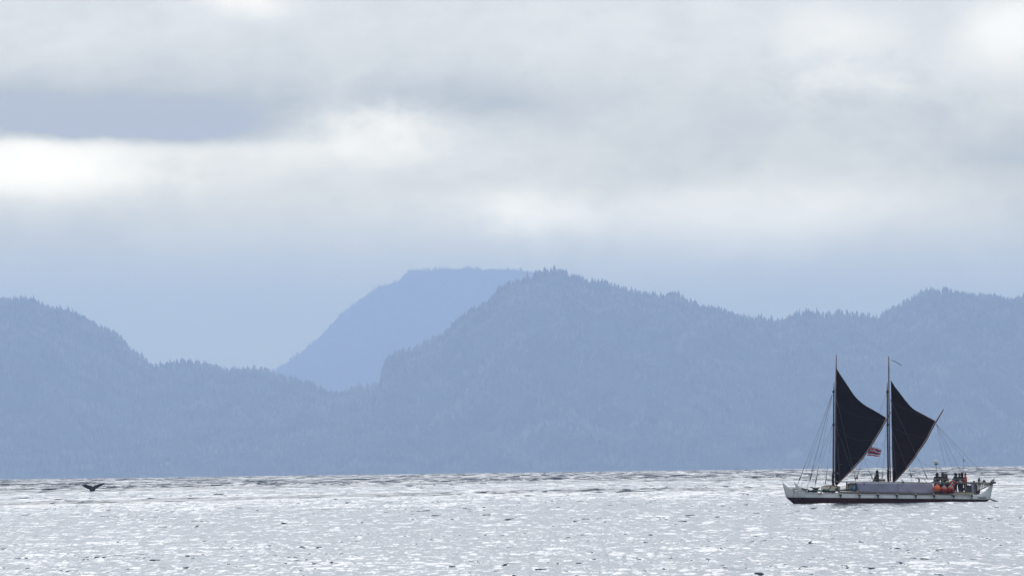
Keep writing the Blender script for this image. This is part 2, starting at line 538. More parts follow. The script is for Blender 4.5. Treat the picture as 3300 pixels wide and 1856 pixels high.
def build_sea():
    az = np.concatenate([
        np.radians(np.linspace(-180, -6, 50)), np.radians(np.linspace(-6, -3.0, 16))[1:-1],
        np.linspace(math.radians(-2.95), math.radians(2.95), 450),
        np.radians(np.linspace(3.0, 6, 16))[1:-1], np.radians(np.linspace(6, 180, 50))])
    az[0], az[-1] = -math.pi, math.pi
    rr = list(np.geomspace(2.0, 300, 50))
    r = 300.0
    while r < 7600:
        r *= 1.00135 if r > 340 else 1.004
        rr.append(r)
    rr += list(np.geomspace(7700, 85000, 72))
    rr = np.array(rr)
    A, Rr = np.meshgrid(az, rr)
    x = Rr * np.sin(A)
    y = Rr * np.cos(A)
    daz = np.abs(np.gradient(az))[None, :] * np.ones_like(Rr)
    dxs = Rr * daz
    drs = np.gradient(rr)[:, None] * np.ones_like(A)
    z = -Rr ** 2 / (2 * R_EARTH)
    wh, wsx, wsy = wave_height(x, y, Rr, dxs, drs)
    z = z + wh * sstep(Rr, 60, 200) * (1 - sstep(Rr, 7600, 9000))
    nr, na = A.shape
    v = np.stack([x, y, z], -1).reshape(-1, 3)
    i = np.arange(nr - 1)[:, None] * na + np.arange(na - 1)[None, :]
    q = np.stack([i, i + 1, i + na + 1, i + na], -1).reshape(-1, 4)
    me = np_mesh('sea', v, quads=q)
    me.polygons.foreach_set('use_smooth', np.ones(len(me.polygons), dtype=bool))
    at_ = me.attributes.new('slope', 'FLOAT_VECTOR', 'POINT')
    at_.data.foreach_set('vector', np.stack([wsx, wsy, wsx * 0], -1).astype(np.float32).ravel())
    m = bpy.data.materials.new('sea_water')
    m.use_nodes = True
    t = m.node_tree
    b = t.nodes['Principled BSDF']
    geo = t.nodes.new('ShaderNodeNewGeometry')
    sp = t.nodes.new('ShaderNodeSeparateXYZ')
    t.links.new(geo.outputs['Position'], sp.inputs[0])
    px, py = X(t, sp.outputs[0]), X(t, sp.outputs[1])
    # ripple slopes, straight from noise (x and y slope fields)
    def slopes(lx, ly, det, off):
        c = noise(t, vec(t, px * (1 / lx), py * (1 / ly), off), 1.0, det, 0.6, color=True)
        s = t.nodes.new('ShaderNodeSeparateColor')
        t.links.new(c, s.inputs[0])
        return X(t, s.outputs[0]) - 0.5, X(t, s.outputs[1]) - 0.5
    a1, b1 = slopes(0.22, 0.40, 2, 0.0)
    a2, b2 = slopes(0.9, 1.8, 2, 4.0)
    # bands of sunlight between cloud shadows, put into the wave slopes by distance
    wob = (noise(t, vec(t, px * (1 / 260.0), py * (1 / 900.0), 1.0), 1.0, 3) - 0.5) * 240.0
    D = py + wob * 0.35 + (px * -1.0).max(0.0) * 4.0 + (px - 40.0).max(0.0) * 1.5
    sun_bands = D.step(1440, 1500) * (1 - D.step(1620, 1700) * 1.0) + D.step(2100, 2180) * (1 - D.step(2500, 2560) * 1.0)
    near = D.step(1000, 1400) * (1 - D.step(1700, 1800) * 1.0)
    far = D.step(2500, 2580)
    sun_bands = sun_bands.clamp()
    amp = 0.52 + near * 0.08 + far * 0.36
    an = t.nodes.new('ShaderNodeAttribute')
    an.attribute_name = 'slope'
    ss = t.nodes.new('ShaderNodeSeparateXYZ')
    t.links.new(an.outputs['Vector'], ss.inputs[0])
    GX, GY = X(t, ss.outputs[0]), X(t, ss.outputs[1])
    # wavelets drawn coarser with distance, as only groups of them can be told apart there
    TX = TY = None
    for (lx, ly, off, d0, d1, d2, d3) in ((0.13, 2.2, 21.0, None, None, 560, 800), (0.26, 8.0, 31.0, 560, 800, 1150, 1600),
                                           (0.55, 34.0, 41.0, 1150, 1600, 2500, 3500), (1.5, 160.0, 51.0, 2500, 3500, None, None)):
        wgt = None
        if d0:
            wgt = py.step(d0, d1)
        if d2:
            w_ = 1 - py.step(d2, d3)
            wgt = w_ if wgt is None else wgt * w_
        u_, v_ = slopes(lx * 2.2, ly * 2.2, 3, off)
        n_ = noise(t, vec(t, px * (1 / (lx * 4.5)) + u_ * 0.6, py * (1 / (ly * 2.6)), off + 5), 1.0, 2, 0.6)
        k_ = noise(t, vec(t, px * (1 / (lx * 60)), py * (1 / (ly * 12)), off + 9), 1.0, 2, 0.5).step(0.38, 0.66) * 1.1 + 0.15
        tx_ = u_ * 0.8 * wgt
        ty_ = (v_ * 1.0 - (n_ - 0.585).max(0.0) * 13.0 * k_) * wgt
        TX = tx_ if TX is None else TX + tx_
        TY = ty_ if TY is None else TY + ty_
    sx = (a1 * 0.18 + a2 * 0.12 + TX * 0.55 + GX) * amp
    sy = (b1 * 0.25 + b2 * 0.15 + TY * (0.85 + far * 0.35 - sun_bands * 0.30) + GY) * amp - sun_bands * 0.23 - far * (1 - sun_bands) * 0.27 - near * (1 - sun_bands) * 0.03 - 0.03
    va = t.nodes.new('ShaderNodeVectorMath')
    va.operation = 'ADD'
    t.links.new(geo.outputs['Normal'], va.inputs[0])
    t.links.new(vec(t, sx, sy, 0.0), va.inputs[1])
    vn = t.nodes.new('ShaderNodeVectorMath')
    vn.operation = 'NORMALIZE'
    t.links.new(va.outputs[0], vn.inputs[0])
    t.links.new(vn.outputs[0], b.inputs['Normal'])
    b.inputs['Base Color'].default_value = (0.016, 0.042, 0.065, 1)
    b.inputs['IOR'].default_value = 1.333
    b.inputs['Specular IOR Level'].default_value = 0.5
    rg = sun_bands * 0.06 + 0.195
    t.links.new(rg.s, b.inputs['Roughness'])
    me.materials.append(m)
    o = link('sea', me)
    tag(o, kind='structure')
    return o


build_sea()

# ------------------------------------------------------------------ hills
RIDGE_LEFT = [(-500, 1010), (-300, 985), (-120, 962), (0, 958), (46, 957), (114, 964), (132, 975), (150, 982), (182, 984), (219, 991), (273, 1018), (310, 1041),
              (328, 1057), (355, 1071), (392, 1098), (410, 1119), (437, 1135), (465, 1150), (492, 1169), (506, 1172), (528, 1168), (560, 1161),
              (592, 1156), (615, 1157), (638, 1164), (683, 1170), (720, 1183), (752, 1183), (784, 1186), (820, 1182), (856, 1182), (879, 1198),
              (920, 1212), (952, 1226), (979, 1237), (1016, 1244), (1048, 1258), (1093, 1260), (1112, 1258), (1153, 1249), (1215, 1244), (1280, 1240), (1400, 1250), (1600, 1290)]
RIDGE_MAIN = [(1140, 1380), (1180, 1310), (1213, 1262), (1224, 1238), (1228, 1208), (1237, 1172), (1255, 1152), (1276, 1131), (1317, 1122), (1368, 1106), (1393, 1091), (1439, 1070),
              (1449, 1050), (1475, 1029), (1521, 996), (1572, 978), (1598, 940), (1623, 920), (1664, 906), (1715, 891), (1751, 876), (1766, 877),
              (1792, 866), (1812, 870), (1843, 884), (1894, 899), (1945, 902), (1996, 920), (2047, 932), (2098, 943), (2139, 952), (2154, 944),
              (2185, 952), (2217, 971), (2264, 988), (2311, 993), (2363, 1003), (2428, 1020), (2466, 1021), (2504, 1034), (2532, 1028), (2560, 1016),
              (2607, 1007), (2663, 1018), (2710, 1008), (2757, 1008), (2804, 1014), (2832, 1018), (2860, 993), (2907, 976), (2945, 955), (2992, 936),
              (3020, 941), (3053, 935), (3095, 939), (3156, 943), (3203, 955), (3250, 969), (3300, 955), (3420, 940), (3600, 960), (3850, 1010)]
RIDGE_BACK = [(650, 1330), (820, 1230), (930, 1160), (1031, 1080), (1102, 1004), (1163, 958), (1194, 937), (1245, 917), (1286, 897), (1306, 876), (1325, 869), (1352, 866), (1385, 868), (1420, 861), (1462, 863), (1500, 858), (1555, 864), (1600, 862),
              (1750, 875), (1900, 920), (2050, 960), (2200, 1000), (2400, 1060)]
FOOT = [(-500, 1395), (0, 1420), (120, 1440), (260, 1455), (420, 1440), (600, 1400), (800, 1365), (1000, 1345), (1150, 1350), (1300, 1345), (1450, 1365), (1600, 1350), (1800, 1335), (2000, 1345),
        (2200, 1340), (2400, 1335), (2600, 1345), (2800, 1350), (3000, 1335), (3200, 1345), (3500, 1340), (3800, 1360)]


def hill_material(name, col, bare):
    m = bpy.data.materials.new(name)
    m.use_nodes = True
    t = m.node_tree
    b = t.nodes['Principled BSDF']
    g = t.nodes.new('ShaderNodeNewGeometry')
    n1 = noise(t, g.outputs['Position'], 1 / 110.0, 5, 0.6)
    n2 = noise(t, g.outputs['Position'], 1 / 24.0, 4, 0.6)
    at_ = t.nodes.new('ShaderNodeAttribute')
    at_.attribute_name = 'bare'
    c = mixc(t, (n1 * 0.5 + n2 * 0.5).step(0.38, 0.62), tuple(x * 0.3 for x in col), tuple(x * 1.9 for x in col))
    c = mixc(t, X(t, at_.outputs['Fac']), c, bare)
    t.links.new(c, b.inputs['Base Color'])
    b.inputs['Roughness'].default_value = 0.95
    b.inputs['Specular IOR Level'].default_value = 0.1
    return m


HILLM = hill_material('forest_floor', (0.040, 0.060, 0.035), (0.26, 0.24, 0.20))
TREEM = mat('conifer', (0.012, 0.020, 0.014), 0.9, 0.3, 0.0062, 0.1, col2=(0.30, 0.31, 0.21))
BARKM = mat('bark', (0.06, 0.045, 0.035), 0.9, 0.3, 2, 0.1)


def bare_mask(x, y, z):
    n = 0.6 * pn(x / 280, y / 700, 301) + 0.6 * pn(x / 70, y / 150, 302) + 0.3 * pn(x / 25, y / 60, 303)
    return sstep(n, 0.50, 0.75)


def cone_trees(px, py, pz, hh, seed):
    """many small ragged conifers (two skewed tiers each) as one mesh's arrays"""
    rng = np.random.RandomState(seed)
    n = len(px)
    vs, ts = [], []
    base = 0
    seg = 5
    for tier, (z0, z1, rad) in enumerate(((0.05, 0.62, 1.0), (0.40, 1.0, 0.66))):
        rot = rng.rand(n) * 6.28
        w = hh * (0.18 + 0.16 * rng.rand(n)) * rad
        lx = (rng.rand(n) - 0.5) * hh * 0.10
        ring = []
        for k in range(seg):
            a = rot + k * 2 * math.pi / seg
            rk = w * (0.65 + 0.7 * rng.rand(n))
            ring.append(np.stack([px + np.cos(a) * rk, py + np.sin(a) * rk, pz + hh * (z0 + 0.12 * (rng.rand(n) - 0.5))], -1))
        apex = np.stack([px + lx, py, pz + hh * z1], -1)
        block = np.stack(ring + [apex], 1)          # n, seg+1, 3
        vs.append(block.reshape(-1, 3))
        idx = base + np.arange(n) * (seg + 1)
        for k in range(seg):
            ts.append(np.stack([idx + k, idx + (k + 1) % seg, idx + seg], -1))
        base += n * (seg + 1)
    return np.concatenate(vs), np.concatenate(ts)


SKYLINE = {}


KH = 2.6


def build_hill(name, prof, D, front, back, seed, ntree, th, rough=1.0, power=0.8, lower=0.0, crest_trees=900):
    D, front, back, th = D * KH, front * KH, back * KH, th * KH
    us = np.arange(prof[0][0], prof[-1][0] + 1, 5.0)
    vs = np.interp(us, [p[0] for p in prof], [p[1] for p in prof])
    crest = np.array([at(u, v, D) for u, v in zip(us, vs)])
    cx = crest[:, 0]
    pxm = D / FOC
    jit = pn(us / 34.0, us * 0, seed) * 3.5 + pn(us / 13.0, us * 0, seed + 1) * 2.0
    cz = crest[:, 2] + jit * pxm * rough - th * 0.55 + lower
    nt_, nb_ = 110, 16
    tf = np.linspace(0, 1, nt_)
    yy = np.concatenate([D - front * (1 - tf), D + back * np.linspace(0, 1, nb_)[1:]])
    gx, gy = np.meshgrid(cx, yy)
    z0 = -gy ** 2 / (2 * R_EARTH) - 6
    t = np.concatenate([tf, 1 - np.linspace(0, 1, nb_)[1:]])[:, None]
    zc = cz[None, :]
    # the body of the hill is smoother than its crest further down
    cs = np.convolve(np.pad(cz, 40, mode='edge'), np.ones(81) / 81, 'valid')[None, :]
    body = cs * sstep(1 - t, 0.03, 0.55) + zc * (1 - sstep(1 - t, 0.03, 0.55))
    z = z0 * (1 - t ** power) + body * t ** power
    rid = 1 - np.abs(pn(gx / 230 / KH + 0.5 * pn(gx / 500 / KH, gy / 700 / KH, seed + 4), gy / 620 / KH, seed + 2)) * 2
    rid2 = 1 - np.abs(pn(gx / 80 / KH, gy / 240 / KH, seed + 3)) * 2
    fine = pn(gx / 28 / KH, gy / 60 / KH, seed + 5)
    env = np.clip(np.sin(np.pi * np.clip(t, 0, 1)), 0, 1) ** 0.8
    z = z + env * (rid * 0.24 + rid2 * 0.09 + fine * 0.03 - 0.19) * np.maximum(zc, 60) * rough
    # never rise above the line of sight to the crest
    lim = (zc - CAM_H) * (gy / D) + CAM_H - 1.0
    z = np.where(t < 0.999, np.minimum(z, lim - (1 - t) * 6 * KH), z)
    v = np.stack([gx, gy, z], -1).reshape(-1, 3)
    nr, nc = gx.shape
    i = np.arange(nr - 1)[:, None] * nc + np.arange(nc - 1)[None, :]
    q = np.stack([i, i + 1, i + nc + 1, i + nc], -1).reshape(-1, 4)
    me = np_mesh(name, v, quads=q)
    me.polygons.foreach_set('use_smooth', np.ones(len(me.polygons), dtype=bool))
    ba = bare_mask(v[:, 0], v[:, 1], v[:, 2])
    a = me.attributes.new('bare', 'FLOAT', 'POINT')
    a.data.foreach_set('value', ba.astype(np.float32))
    me.materials.append(HILLM)
    tag(link(name, me), kind='structure')
    # forest
    rng = np.random.RandomState(seed)
    fi = rng.rand(ntree) * (nt_ - 1.01)
    fj = rng.rand(ntree) * (nc - 1.01)
    fc = crest_trees
    fi = np.concatenate([fi, nt_ - 1 - rng.rand(fc) ** 2 * 2.5, ])
    fj = np.concatenate([fj, rng.rand(fc) * (nc - 1.01)])
    fi = np.clip(fi, 0, nt_ - 1.001)

    def bil(Z):
        i0 = fi.astype(int); j0 = fj.astype(int)
        a_ = fi - i0; b_ = fj - j0
        return (Z[i0, j0] * (1 - a_) * (1 - b_) + Z[i0 + 1, j0] * a_ * (1 - b_) + Z[i0, j0 + 1] * (1 - a_) * b_ + Z[i0 + 1, j0 + 1] * a_ * b_)
    px, py, pz = bil(gx), bil(gy), bil(z)
    keep = (bare_mask(px, py, pz) < 0.5) | (rng.rand(len(px)) < 0.45)
    px, py, pz = px[keep], py[keep], pz[keep]
    hh = th * (0.55 + 0.75 * rng.rand(len(px)) ** 1.6)
    tall = rng.rand(len(px)) < 0.02
    hh[tall] *= 1.25
    hh *= 0.75 + 0.5 * sstep(pn(px / 150, py / 230, seed + 9), -0.4, 0.4)
    tv, tt = cone_trees(px, py, pz - 0.5, hh, seed + 1)
    tm = np_mesh('forest', tv, tris=tt)
    tm.materials.append(TREEM)
    tag(link('forest', tm), kind='stuff')
    SKYLINE[name] = (us, cx, cz, D)


build_hill('forested_mountain', RIDGE_MAIN, 16500, 1900, 2500, 11, 21000, 8.6, crest_trees=1500)
build_hill('forested_hill', RIDGE_LEFT, 17200, 1500, 2500, 31, 13000, 10.0, crest_trees=1100)
build_hill('foothills', FOOT, 15700, 700, 800, 51, 9000, 9.0, rough=0.8, crest_trees=500)
build_hill('cloudy_mountain', RIDGE_BACK, 30500, 2500, 2200, 71, 5000, 9.0, crest_trees=500)


# trees that stand clear on the skyline
def make_tree(seed, h, wide):
    rng = random.Random(seed)
    root = bpy.data.objects.new('conifer_tree', None)
    COL.objects.link(root)
    bm = bmesh.new()
    add_tube(bm, [(0, 0, -3), (rng.uniform(-.2, .2), 0, h * 0.5), (rng.uniform(-.3, .3), 0, h * 0.97)], [0.4, 0.25, 0.05], 6)
    bm_obj('trunk', bm, BARKM, root)
    bm = bmesh.new()
    n = 70
    for k in range(n):
        f = (k / n) ** 0.8
        z = h * (0.22 + 0.78 * f)
        L = wide * h * (1 - f) ** 0.7 * rng.uniform(0.4, 1.1) + 0.25
        a = rng.uniform(0, 6.28)
        d = Vector((math.cos(a), math.sin(a), 0))
        s = Vector((-d.y, d.x, 0)) * L * 0.42
        o = Vector((0, 0, z))
        tip = o + d * L + Vector((0, 0, -L * rng.uniform(0.1, 0.45)))
        q = [bm.verts.new(p) for p in (o + Vector((0, 0, 0.5)), o + d * L * .5 + s, tip, o + d * L * .5 - s)]
        bm.faces.new((q[0], q[1], q[2]))
        bm.faces.new((q[0], q[2], q[3]))
        lo = bm.verts.new(o + d * L * .5 - Vector((0, 0, 0.5 + L * .25)))
        bm.faces.new((q[1], lo, q[2]))
        bm.faces.new((q[3], q[2], lo))
    bm_obj('crown', bm, TREEM, root, smooth=False)
    return root


protos = [make_tree(1, 13, 0.17), make_tree(2, 10, 0.30), make_tree(3, 15, 0.13)]
used_p = set()


def skyline_tree(hill, u, kind, k, label, group):
    us, cx, cz, D = SKYLINE[hill]
    p = protos[kind]
    if kind in used_p:
        r = p.copy()
        COL.objects.link(r)
        for ch in p.children:
            c = ch.copy()
            COL.objects.link(c)
            c.parent = r
    else:
        r = p
        used_p.add(kind)
    r.location = (float(np.interp(u, us, cx)), D + 2, float(np.interp(u, us, cz)) - 0.5)
    k *= KH * 0.56
    r.scale = (k, k, k)
    r.rotation_euler = (0, 0, u * 1.7)
    tag(r, label, 'tree', group)


ORD = ['first', 'second', 'third', 'fourth', 'fifth', 'sixth', 'seventh', 'eighth', 'ninth', 'tenth', 'eleventh', 'twelfth']
skyline_tree('forested_hill', 148, 1, 1.05, 'hazy blue conifer with a round top, alone on the dip of the left hill skyline', 'trees on the left hill skyline')
skyline_tree('forested_hill', 131, 0, 0.9, 'hazy narrow conifer just left of the round topped tree on the left hill', 'trees on the left hill skyline')
skyline_tree('forested_hill', 753, 0, 1.1, 'hazy pointed conifer standing highest on the low saddle ridge at left', 'trees on the saddle ridge')
for i, (u, k, s) in enumerate([(322, 1, .7), (352, 0, .8), (370, 2, .7), (396, 0, .8), (414, 2, .9), (439, 2, .75), (455, 0, .8), (473, 0, 1.05), (485, 1, .9), (500, 2, .7)]):
    skyline_tree('forested_hill', u, k, s, ORD[i] + ' from left of the hazy conifers on the left hill shoulder', 'trees on the left hill shoulder')
for i, (u, k, s) in enumerate([(592, 1, 1.1), (614, 1, 1.2), (657, 0, .8), (683, 2, .7), (707, 2, .8), (812, 0, .8), (852, 1, .9), (874, 2, .9), (922, 2, 1.), (975, 0, .9), (1000, 2, .9), (1015, 2, 1.)]):
    skyline_tree('forested_hill', u, k, s, ORD[i] + ' from left of the hazy conifers on the low saddle ridge at left', 'trees on the saddle ridge')
for i, (u, k, s) in enumerate([(1393, 2, .9), (1660, 0, .9), (1751, 1, .7), (1792, 1, .7), (1890, 0, .7), (1985, 0, .7), (2002, 2, .7), (2090, 0, .7), (2150, 0, .7), (2166, 2, .6)]):
    skyline_tree('forested_mountain', u, k, s, ORD[i] + ' from left of the hazy conifers on the central mountain skyline', 'trees on the central mountain skyline')
for i, (u, k, s) in enumerate([(2248, 2, .8), (2316, 1, .8), (2400, 0, .8), (2435, 2, .8), (2571, 2, .9), (2610, 0, .8), (2764, 2, 1.), (2796, 0, 1.1), (2825, 2, 1.), (2843, 2, 1.)]):
    skyline_tree('forested_mountain', u, k, s, ORD[i] + ' from left of the hazy spiky conifers on the ridge above the sails', 'trees in the dip of the right ridge')
for i, (u, k, s) in enumerate([(2998, 1, .7), (3050, 0, .7), (3092, 1, .7), (3157, 0, .8), (3186, 0, .9), (3218, 2, .8), (3252, 2, .9)]):
    skyline_tree('forested_mountain', u, k, s, ORD[i] + ' from left of the hazy conifers on the right rounded summit', 'trees on the right summit')

# ------------------------------------------------------------------ canoe frame
TH = math.radians(16.1)
CT, ST = math.cos(TH), math.sin(TH)
U0, V0 = 2870, 1620
base = sea_hit(U0, V0)
S = (base - Vector((0, 0, CAM_H))).dot(fwd) / FOC          # metres per photo pixel at the canoe
BOAT = Matrix.Translation(base) @ Matrix.Rotation(ROLL, 4, 'Y') @ Matrix.Rotation(TH, 4, 'Z')


def P(u, v, Y=0.0):
    """canoe-local point; u, v in photo pixels, Y metres across the deck (+ = far side)"""
    return Vector((((u - U0) * S + Y * ST) / CT, Y, (V0 - v) * S))


canoe = empty('voyaging_canoe', BOAT)
tag(canoe, 'white twin hulled voyaging canoe with two dark claw sails and red bottom', 'boat')


def part(name, bm, m, parent=None, smooth=True):
    return bm_obj(name, bm, m, parent or canoe, smooth)


def tube_part(name, pts, r, m, seg=6, parent=None):
    bm = bmesh.new()
    add_tube(bm, pts, r, seg)
    return part(name, bm, m, parent)


def slab(name, u0, v0, u1, v1, Y0, Y1, m, parent=None, bevel=0.01):
    bm = bmesh.new()
    a, b = P(u0, v1, Y0), P(u1, v0, Y0)
    # a slab running across the deck: square in canoe space
    c = Vector(((a.x + b.x) / 2, (Y0 + Y1) / 2, (a.z + b.z) / 2))
    add_box(bm, c, (abs(b.x - a.x), abs(Y1 - Y0), abs(b.z - a.z)))
    if bevel:
        bmesh.ops.bevel(bm, geom=bm.edges[:], offset=bevel, segments=1, affect='EDGES')
    return part(name, bm, m, parent, smooth=False)


def beam(name, p0, p1, w, h, m, parent=None):
    """straight timber of w (across) by h (high) between two local points"""
    bm = bmesh.new()
    p0, p1 = Vector(p0), Vector(p1)
    d = p1 - p0
    q = d.to_track_quat('X', 'Z').to_matrix().to_4x4()
    add_box(bm, (p0 + p1) / 2, (d.length, w, h), q)
    bmesh.ops.bevel(bm, geom=bm.edges[:], offset=min(w, h) * 0.12, segments=1, affect='EDGES')
    return part(name, bm, m, parent, smooth=False)


# hulls
SH = [(2554.5, 1546), (2557.5, 1553), (2562, 1558.5), (2570, 1565), (2581, 1572), (2597, 1579.5), (2619, 1585), (2650, 1588), (2700, 1589), (2770, 1590),
      (2850, 1591), (2930, 1592.5), (3010, 1594), (3080, 1595.5), (3125, 1597), (3146, 1593.5), (3158, 1590.5), (3169, 1585.5), (3178, 1579.5), (3185.5, 1571.5), (3191, 1564), (3197, 1555.5), (3202, 1546.5), (3206.5, 1537.5)]
WU = [2568.5, 2571.5, 2576, 2583, 2593, 2607, 2626, 2654, 2701, 2770, 2850, 2930, 3010, 3080, 3125, 3143, 3153, 3161, 3168, 3174, 3179, 3184, 3188.5, 3192]
KU = [2588, 2592, 2597, 2604, 2613, 2626, 2643, 2668, 2708, 2770, 2850, 2930, 3010, 3078, 3120, 3134, 3143, 3150, 3157, 3163, 3169, 3175, 3181, 3186]
KV = [1618, 1622, 1626, 1630, 1633, 1636, 1638, 1640, 1642, 1643, 1643, 1643, 1643, 1642, 1640, 1637, 1634, 1631, 1628, 1625, 1622, 1619, 1616, 1612]
HW = [.02, .05, .09, .15, .23, .33, .44, .52, .56, .57, .57, .57, .56, .54, .48, .42, .35, .28, .22, .17, .13, .09, .05, .02]


def stripe_v(u):
    return 1601.6 + (u - 2568) * (6.8 / 622)


def hull_pts(i, Yc, side, du, dv):
    """rib i of a hull, from sheer to keel on one side"""
    out = []
    su, sv = SH[i]
    wu, wv = WU[i], stripe_v(WU[i])
    ku, kv = KU[i], KV[i]
    w = HW[i]
    for q in (0, .25, .5, .75, 1):
        ww = w * (0.72 + 0.28 * math.sin(q * math.pi * .5)) if 5 < i < 16 else w * (0.35 + 0.65 * q)
        p = P(su + (wu - su) * q + du, sv + (wv - sv) * q + dv, 0)
        out.append(Vector((p.x, Yc + side * ww, p.z)))
    for q in (.3, .6, .85):
        ww = w * math.sqrt(max(0, 1 - q * q))
        p = P(wu + (ku - wu) * q + du, wv + (kv - wv) * q + dv, 0)
        out.append(Vector((p.x, Yc + side * ww, p.z)))
    return out


def make_hull(Yc):
    bm = bmesh.new()
    du = Yc * 0
    ribs = []
    for i in range(len(SH)):
        # Yc shifts the hull across only; P(…,0) plus the across shift must land on the photo for the near hull
        sh = Vector((-1.8 * ST / CT, 0, 0))
        L = [bm.verts.new(p + sh) for p in hull_pts(i, Yc, -1, 0, 0)]
        Rr = [bm.verts.new(p + sh) for p in hull_pts(i, Yc, 1, 0, 0)]
        p = P(KU[i], KV[i], 0)
        k = bm.verts.new(Vector((p.x, Yc, p.z)) + sh)
        ribs.append(L + [k] + Rr[::-1])
    for a, b in zip(ribs, ribs[1:]):
        n = len(a)
        for k in range(n - 1):
            f = bm.faces.new((a[k], a[k + 1], b[k + 1], b[k]))
            f.material_index = 1 if (4 <= k <= n - 6) else 0
        bm.faces.new((a[n - 1], a[0], b[0], b[n - 1]))
    for r in (ribs[0], ribs[-1]):
        bm.faces.new(r)
    return part('hull', bm, [M['hull_white'], M['hull_red']])


hull_near = make_hull(-1.8)
hull_far = make_hull(1.8)

NEAR = -2.42
# cross beams with their lashings, planked deck, rails
for k, u in enumerate([2640, 2705.5, 2767, 2826.5, 2888, 2949.5, 3009, 3072.5, 3132]):
    zt = 1590.5 + (u - 2700) * 0.006
    a = P(u, zt, NEAR - 0.25)
    b = Vector((a.x, 2.6, a.z))
    cb = beam('crossbeam', a, b, 0.15, 0.13, M['pale_wood'])
    if k:
        bm = bmesh.new()
        for s in (-1, 1):
            add_tube(bm, [P(u - 3.2 * s, zt + 3, NEAR), P(u + 2.8 * s, zt + 13, NEAR + 0.02)], 0.022, 5)
        add_box(bm, P(u, zt + 4.0, NEAR - 0.02), (0.15, 0.14, 0.13))
        part('lashing', bm, M['lashing'], cb)
bm = bmesh.new()
a, b = P(2699, 1587.5, -2.1), P(3134, 1591.5, -2.1)
add_box(bm, ((a.x + b.x) / 2, 0, (a.z + b.z) / 2), (b.x - a.x, 4.2, 0.05), Matrix.Rotation(math.atan2(a.z - b.z, b.x - a.x), 4, 'Y'))
part('deck', bm, M['grey_wood'], smooth=False)
beam('side_rail', P(2697, 1584.5, NEAR), P(3012, 1590.2, NEAR), 0.10, 0.10, M['grey_wood'])
beam('side_rail', P(3014, 1590.6, NEAR), P(3135, 1592, NEAR), 0.10, 0.09, M['pale_wood'])
beam('wash_board', P(3074, 1587.8, NEAR + .05), P(3134.5, 1589.2, NEAR + .05), 0.05, 0.11, M['pale_wood'])
beam('wash_board', P(3074, 1584.6, NEAR + .12), P(3132, 1585.8, NEAR + .12), 0.05, 0.08, M['grey_wood'])
beam('side_rail', P(2702, 1584.5, 2.4), P(3135, 1591, 2.4), 0.10, 0.10, M['grey_wood'])
# upper platform over the sleeping quarters and the canvas wall under it
beam('platform_edge', P(2706, 1550.6, -2.25), P(3012, 1554.6, -2.25), 0.12, 0.075, M['pale_wood'])
bm = bmesh.new()
a, b = P(2708, 1551.6, -2.15), P(3012, 1555.4, -2.15)
add_box(bm, ((a.x + b.x) / 2, 0, (a.z + b.z) / 2), (b.x - a.x, 4.2, 0.05), Matrix.Rotation(math.atan2(a.z - b.z, b.x - a.x), 4, 'Y'))
part('platform', bm, M['grey_wood'], smooth=False)


def cloth(name, quad, nu, nv, amp, m, seed, Y, parent=None, ripple=None):
    """a slack sheet of canvas between four photo corners (TL, TR, BR, BL)"""
    bm = bmesh.new()
    g = []
    rng = random.Random(seed)
    ph = [rng.uniform(0, 6.28) for _ in range(6)]
    for j in range(nv + 1):
        row = []
        t = j / nv
        for i in range(nu + 1):
            s = i / nu
            u = (quad[0][0] * (1 - s) + quad[1][0] * s) * (1 - t) + (quad[3][0] * (1 - s) + quad[2][0] * s) * t
            v = (quad[0][1] * (1 - s) + quad[1][1] * s) * (1 - t) + (quad[3][1] * (1 - s) + quad[2][1] * s) * t
            d = amp * math.sin(s * 9 + ph[0] + t * 1.5) * math.sin(t * 3.0 + 0.2) + amp * .5 * math.sin(s * 21 + ph[1] - t * 3) * math.sin(math.pi * t)
            p = P(u, v, Y)
            p.y += d
            row.append(bm.verts.new(p))
        g.append(row)
    for j in range(nv):
        for i in range(nu):
            bm.faces.new((g[j][i], g[j][i + 1], g[j + 1][i + 1], g[j + 1][i]))
    o = part(name, bm, m, parent)
    md = o.modifiers.new('thickness', 'SOLIDIFY')
    md.thickness = 0.012
    return o


cloth('canvas_and_shade_wall', [(2757, 1555), (2888, 1556), (2893, 1586.5), (2766, 1584)], 24, 8, 0.03, M['canvas_blue'], 3, -2.3)
cloth('canvas_and_shade_wall', [(2888.4, 1556), (3003, 1557), (3011, 1589), (2893.4, 1586.5)], 24, 8, 0.03, M['canvas'], 4, -2.3)
cloth('canvas_and_shade_wall', [(2757, 1555), (3003, 1556.6), (3011, 1589), (2766, 1584)], 24, 6, 0.03, M['canvas'], 5, 2.3)
cloth('canvas_and_shade_wall', [(3008, 1557.5), (3072, 1558), (3073, 1590), (3009, 1590)], 12, 6, 0.03, M['cabin_shade_and_gear'], 6, -1.3)  # dark sheet standing in for the shade inside the aft cabin
# small gear hanging on the canvas
tube_part('hanging_strap', [P(2782, 1554, -2.36), P(2781, 1558, -2.37), P(2782.5, 1562, -2.36)], [.03, .05, .02], M['lashing'])
tube_part('hanging_strap', [P(2903, 1551, -2.36), P(2908, 1555, -2.37), P(2912, 1557, -2.36)], [.02, .04, .02], M['lashing'])
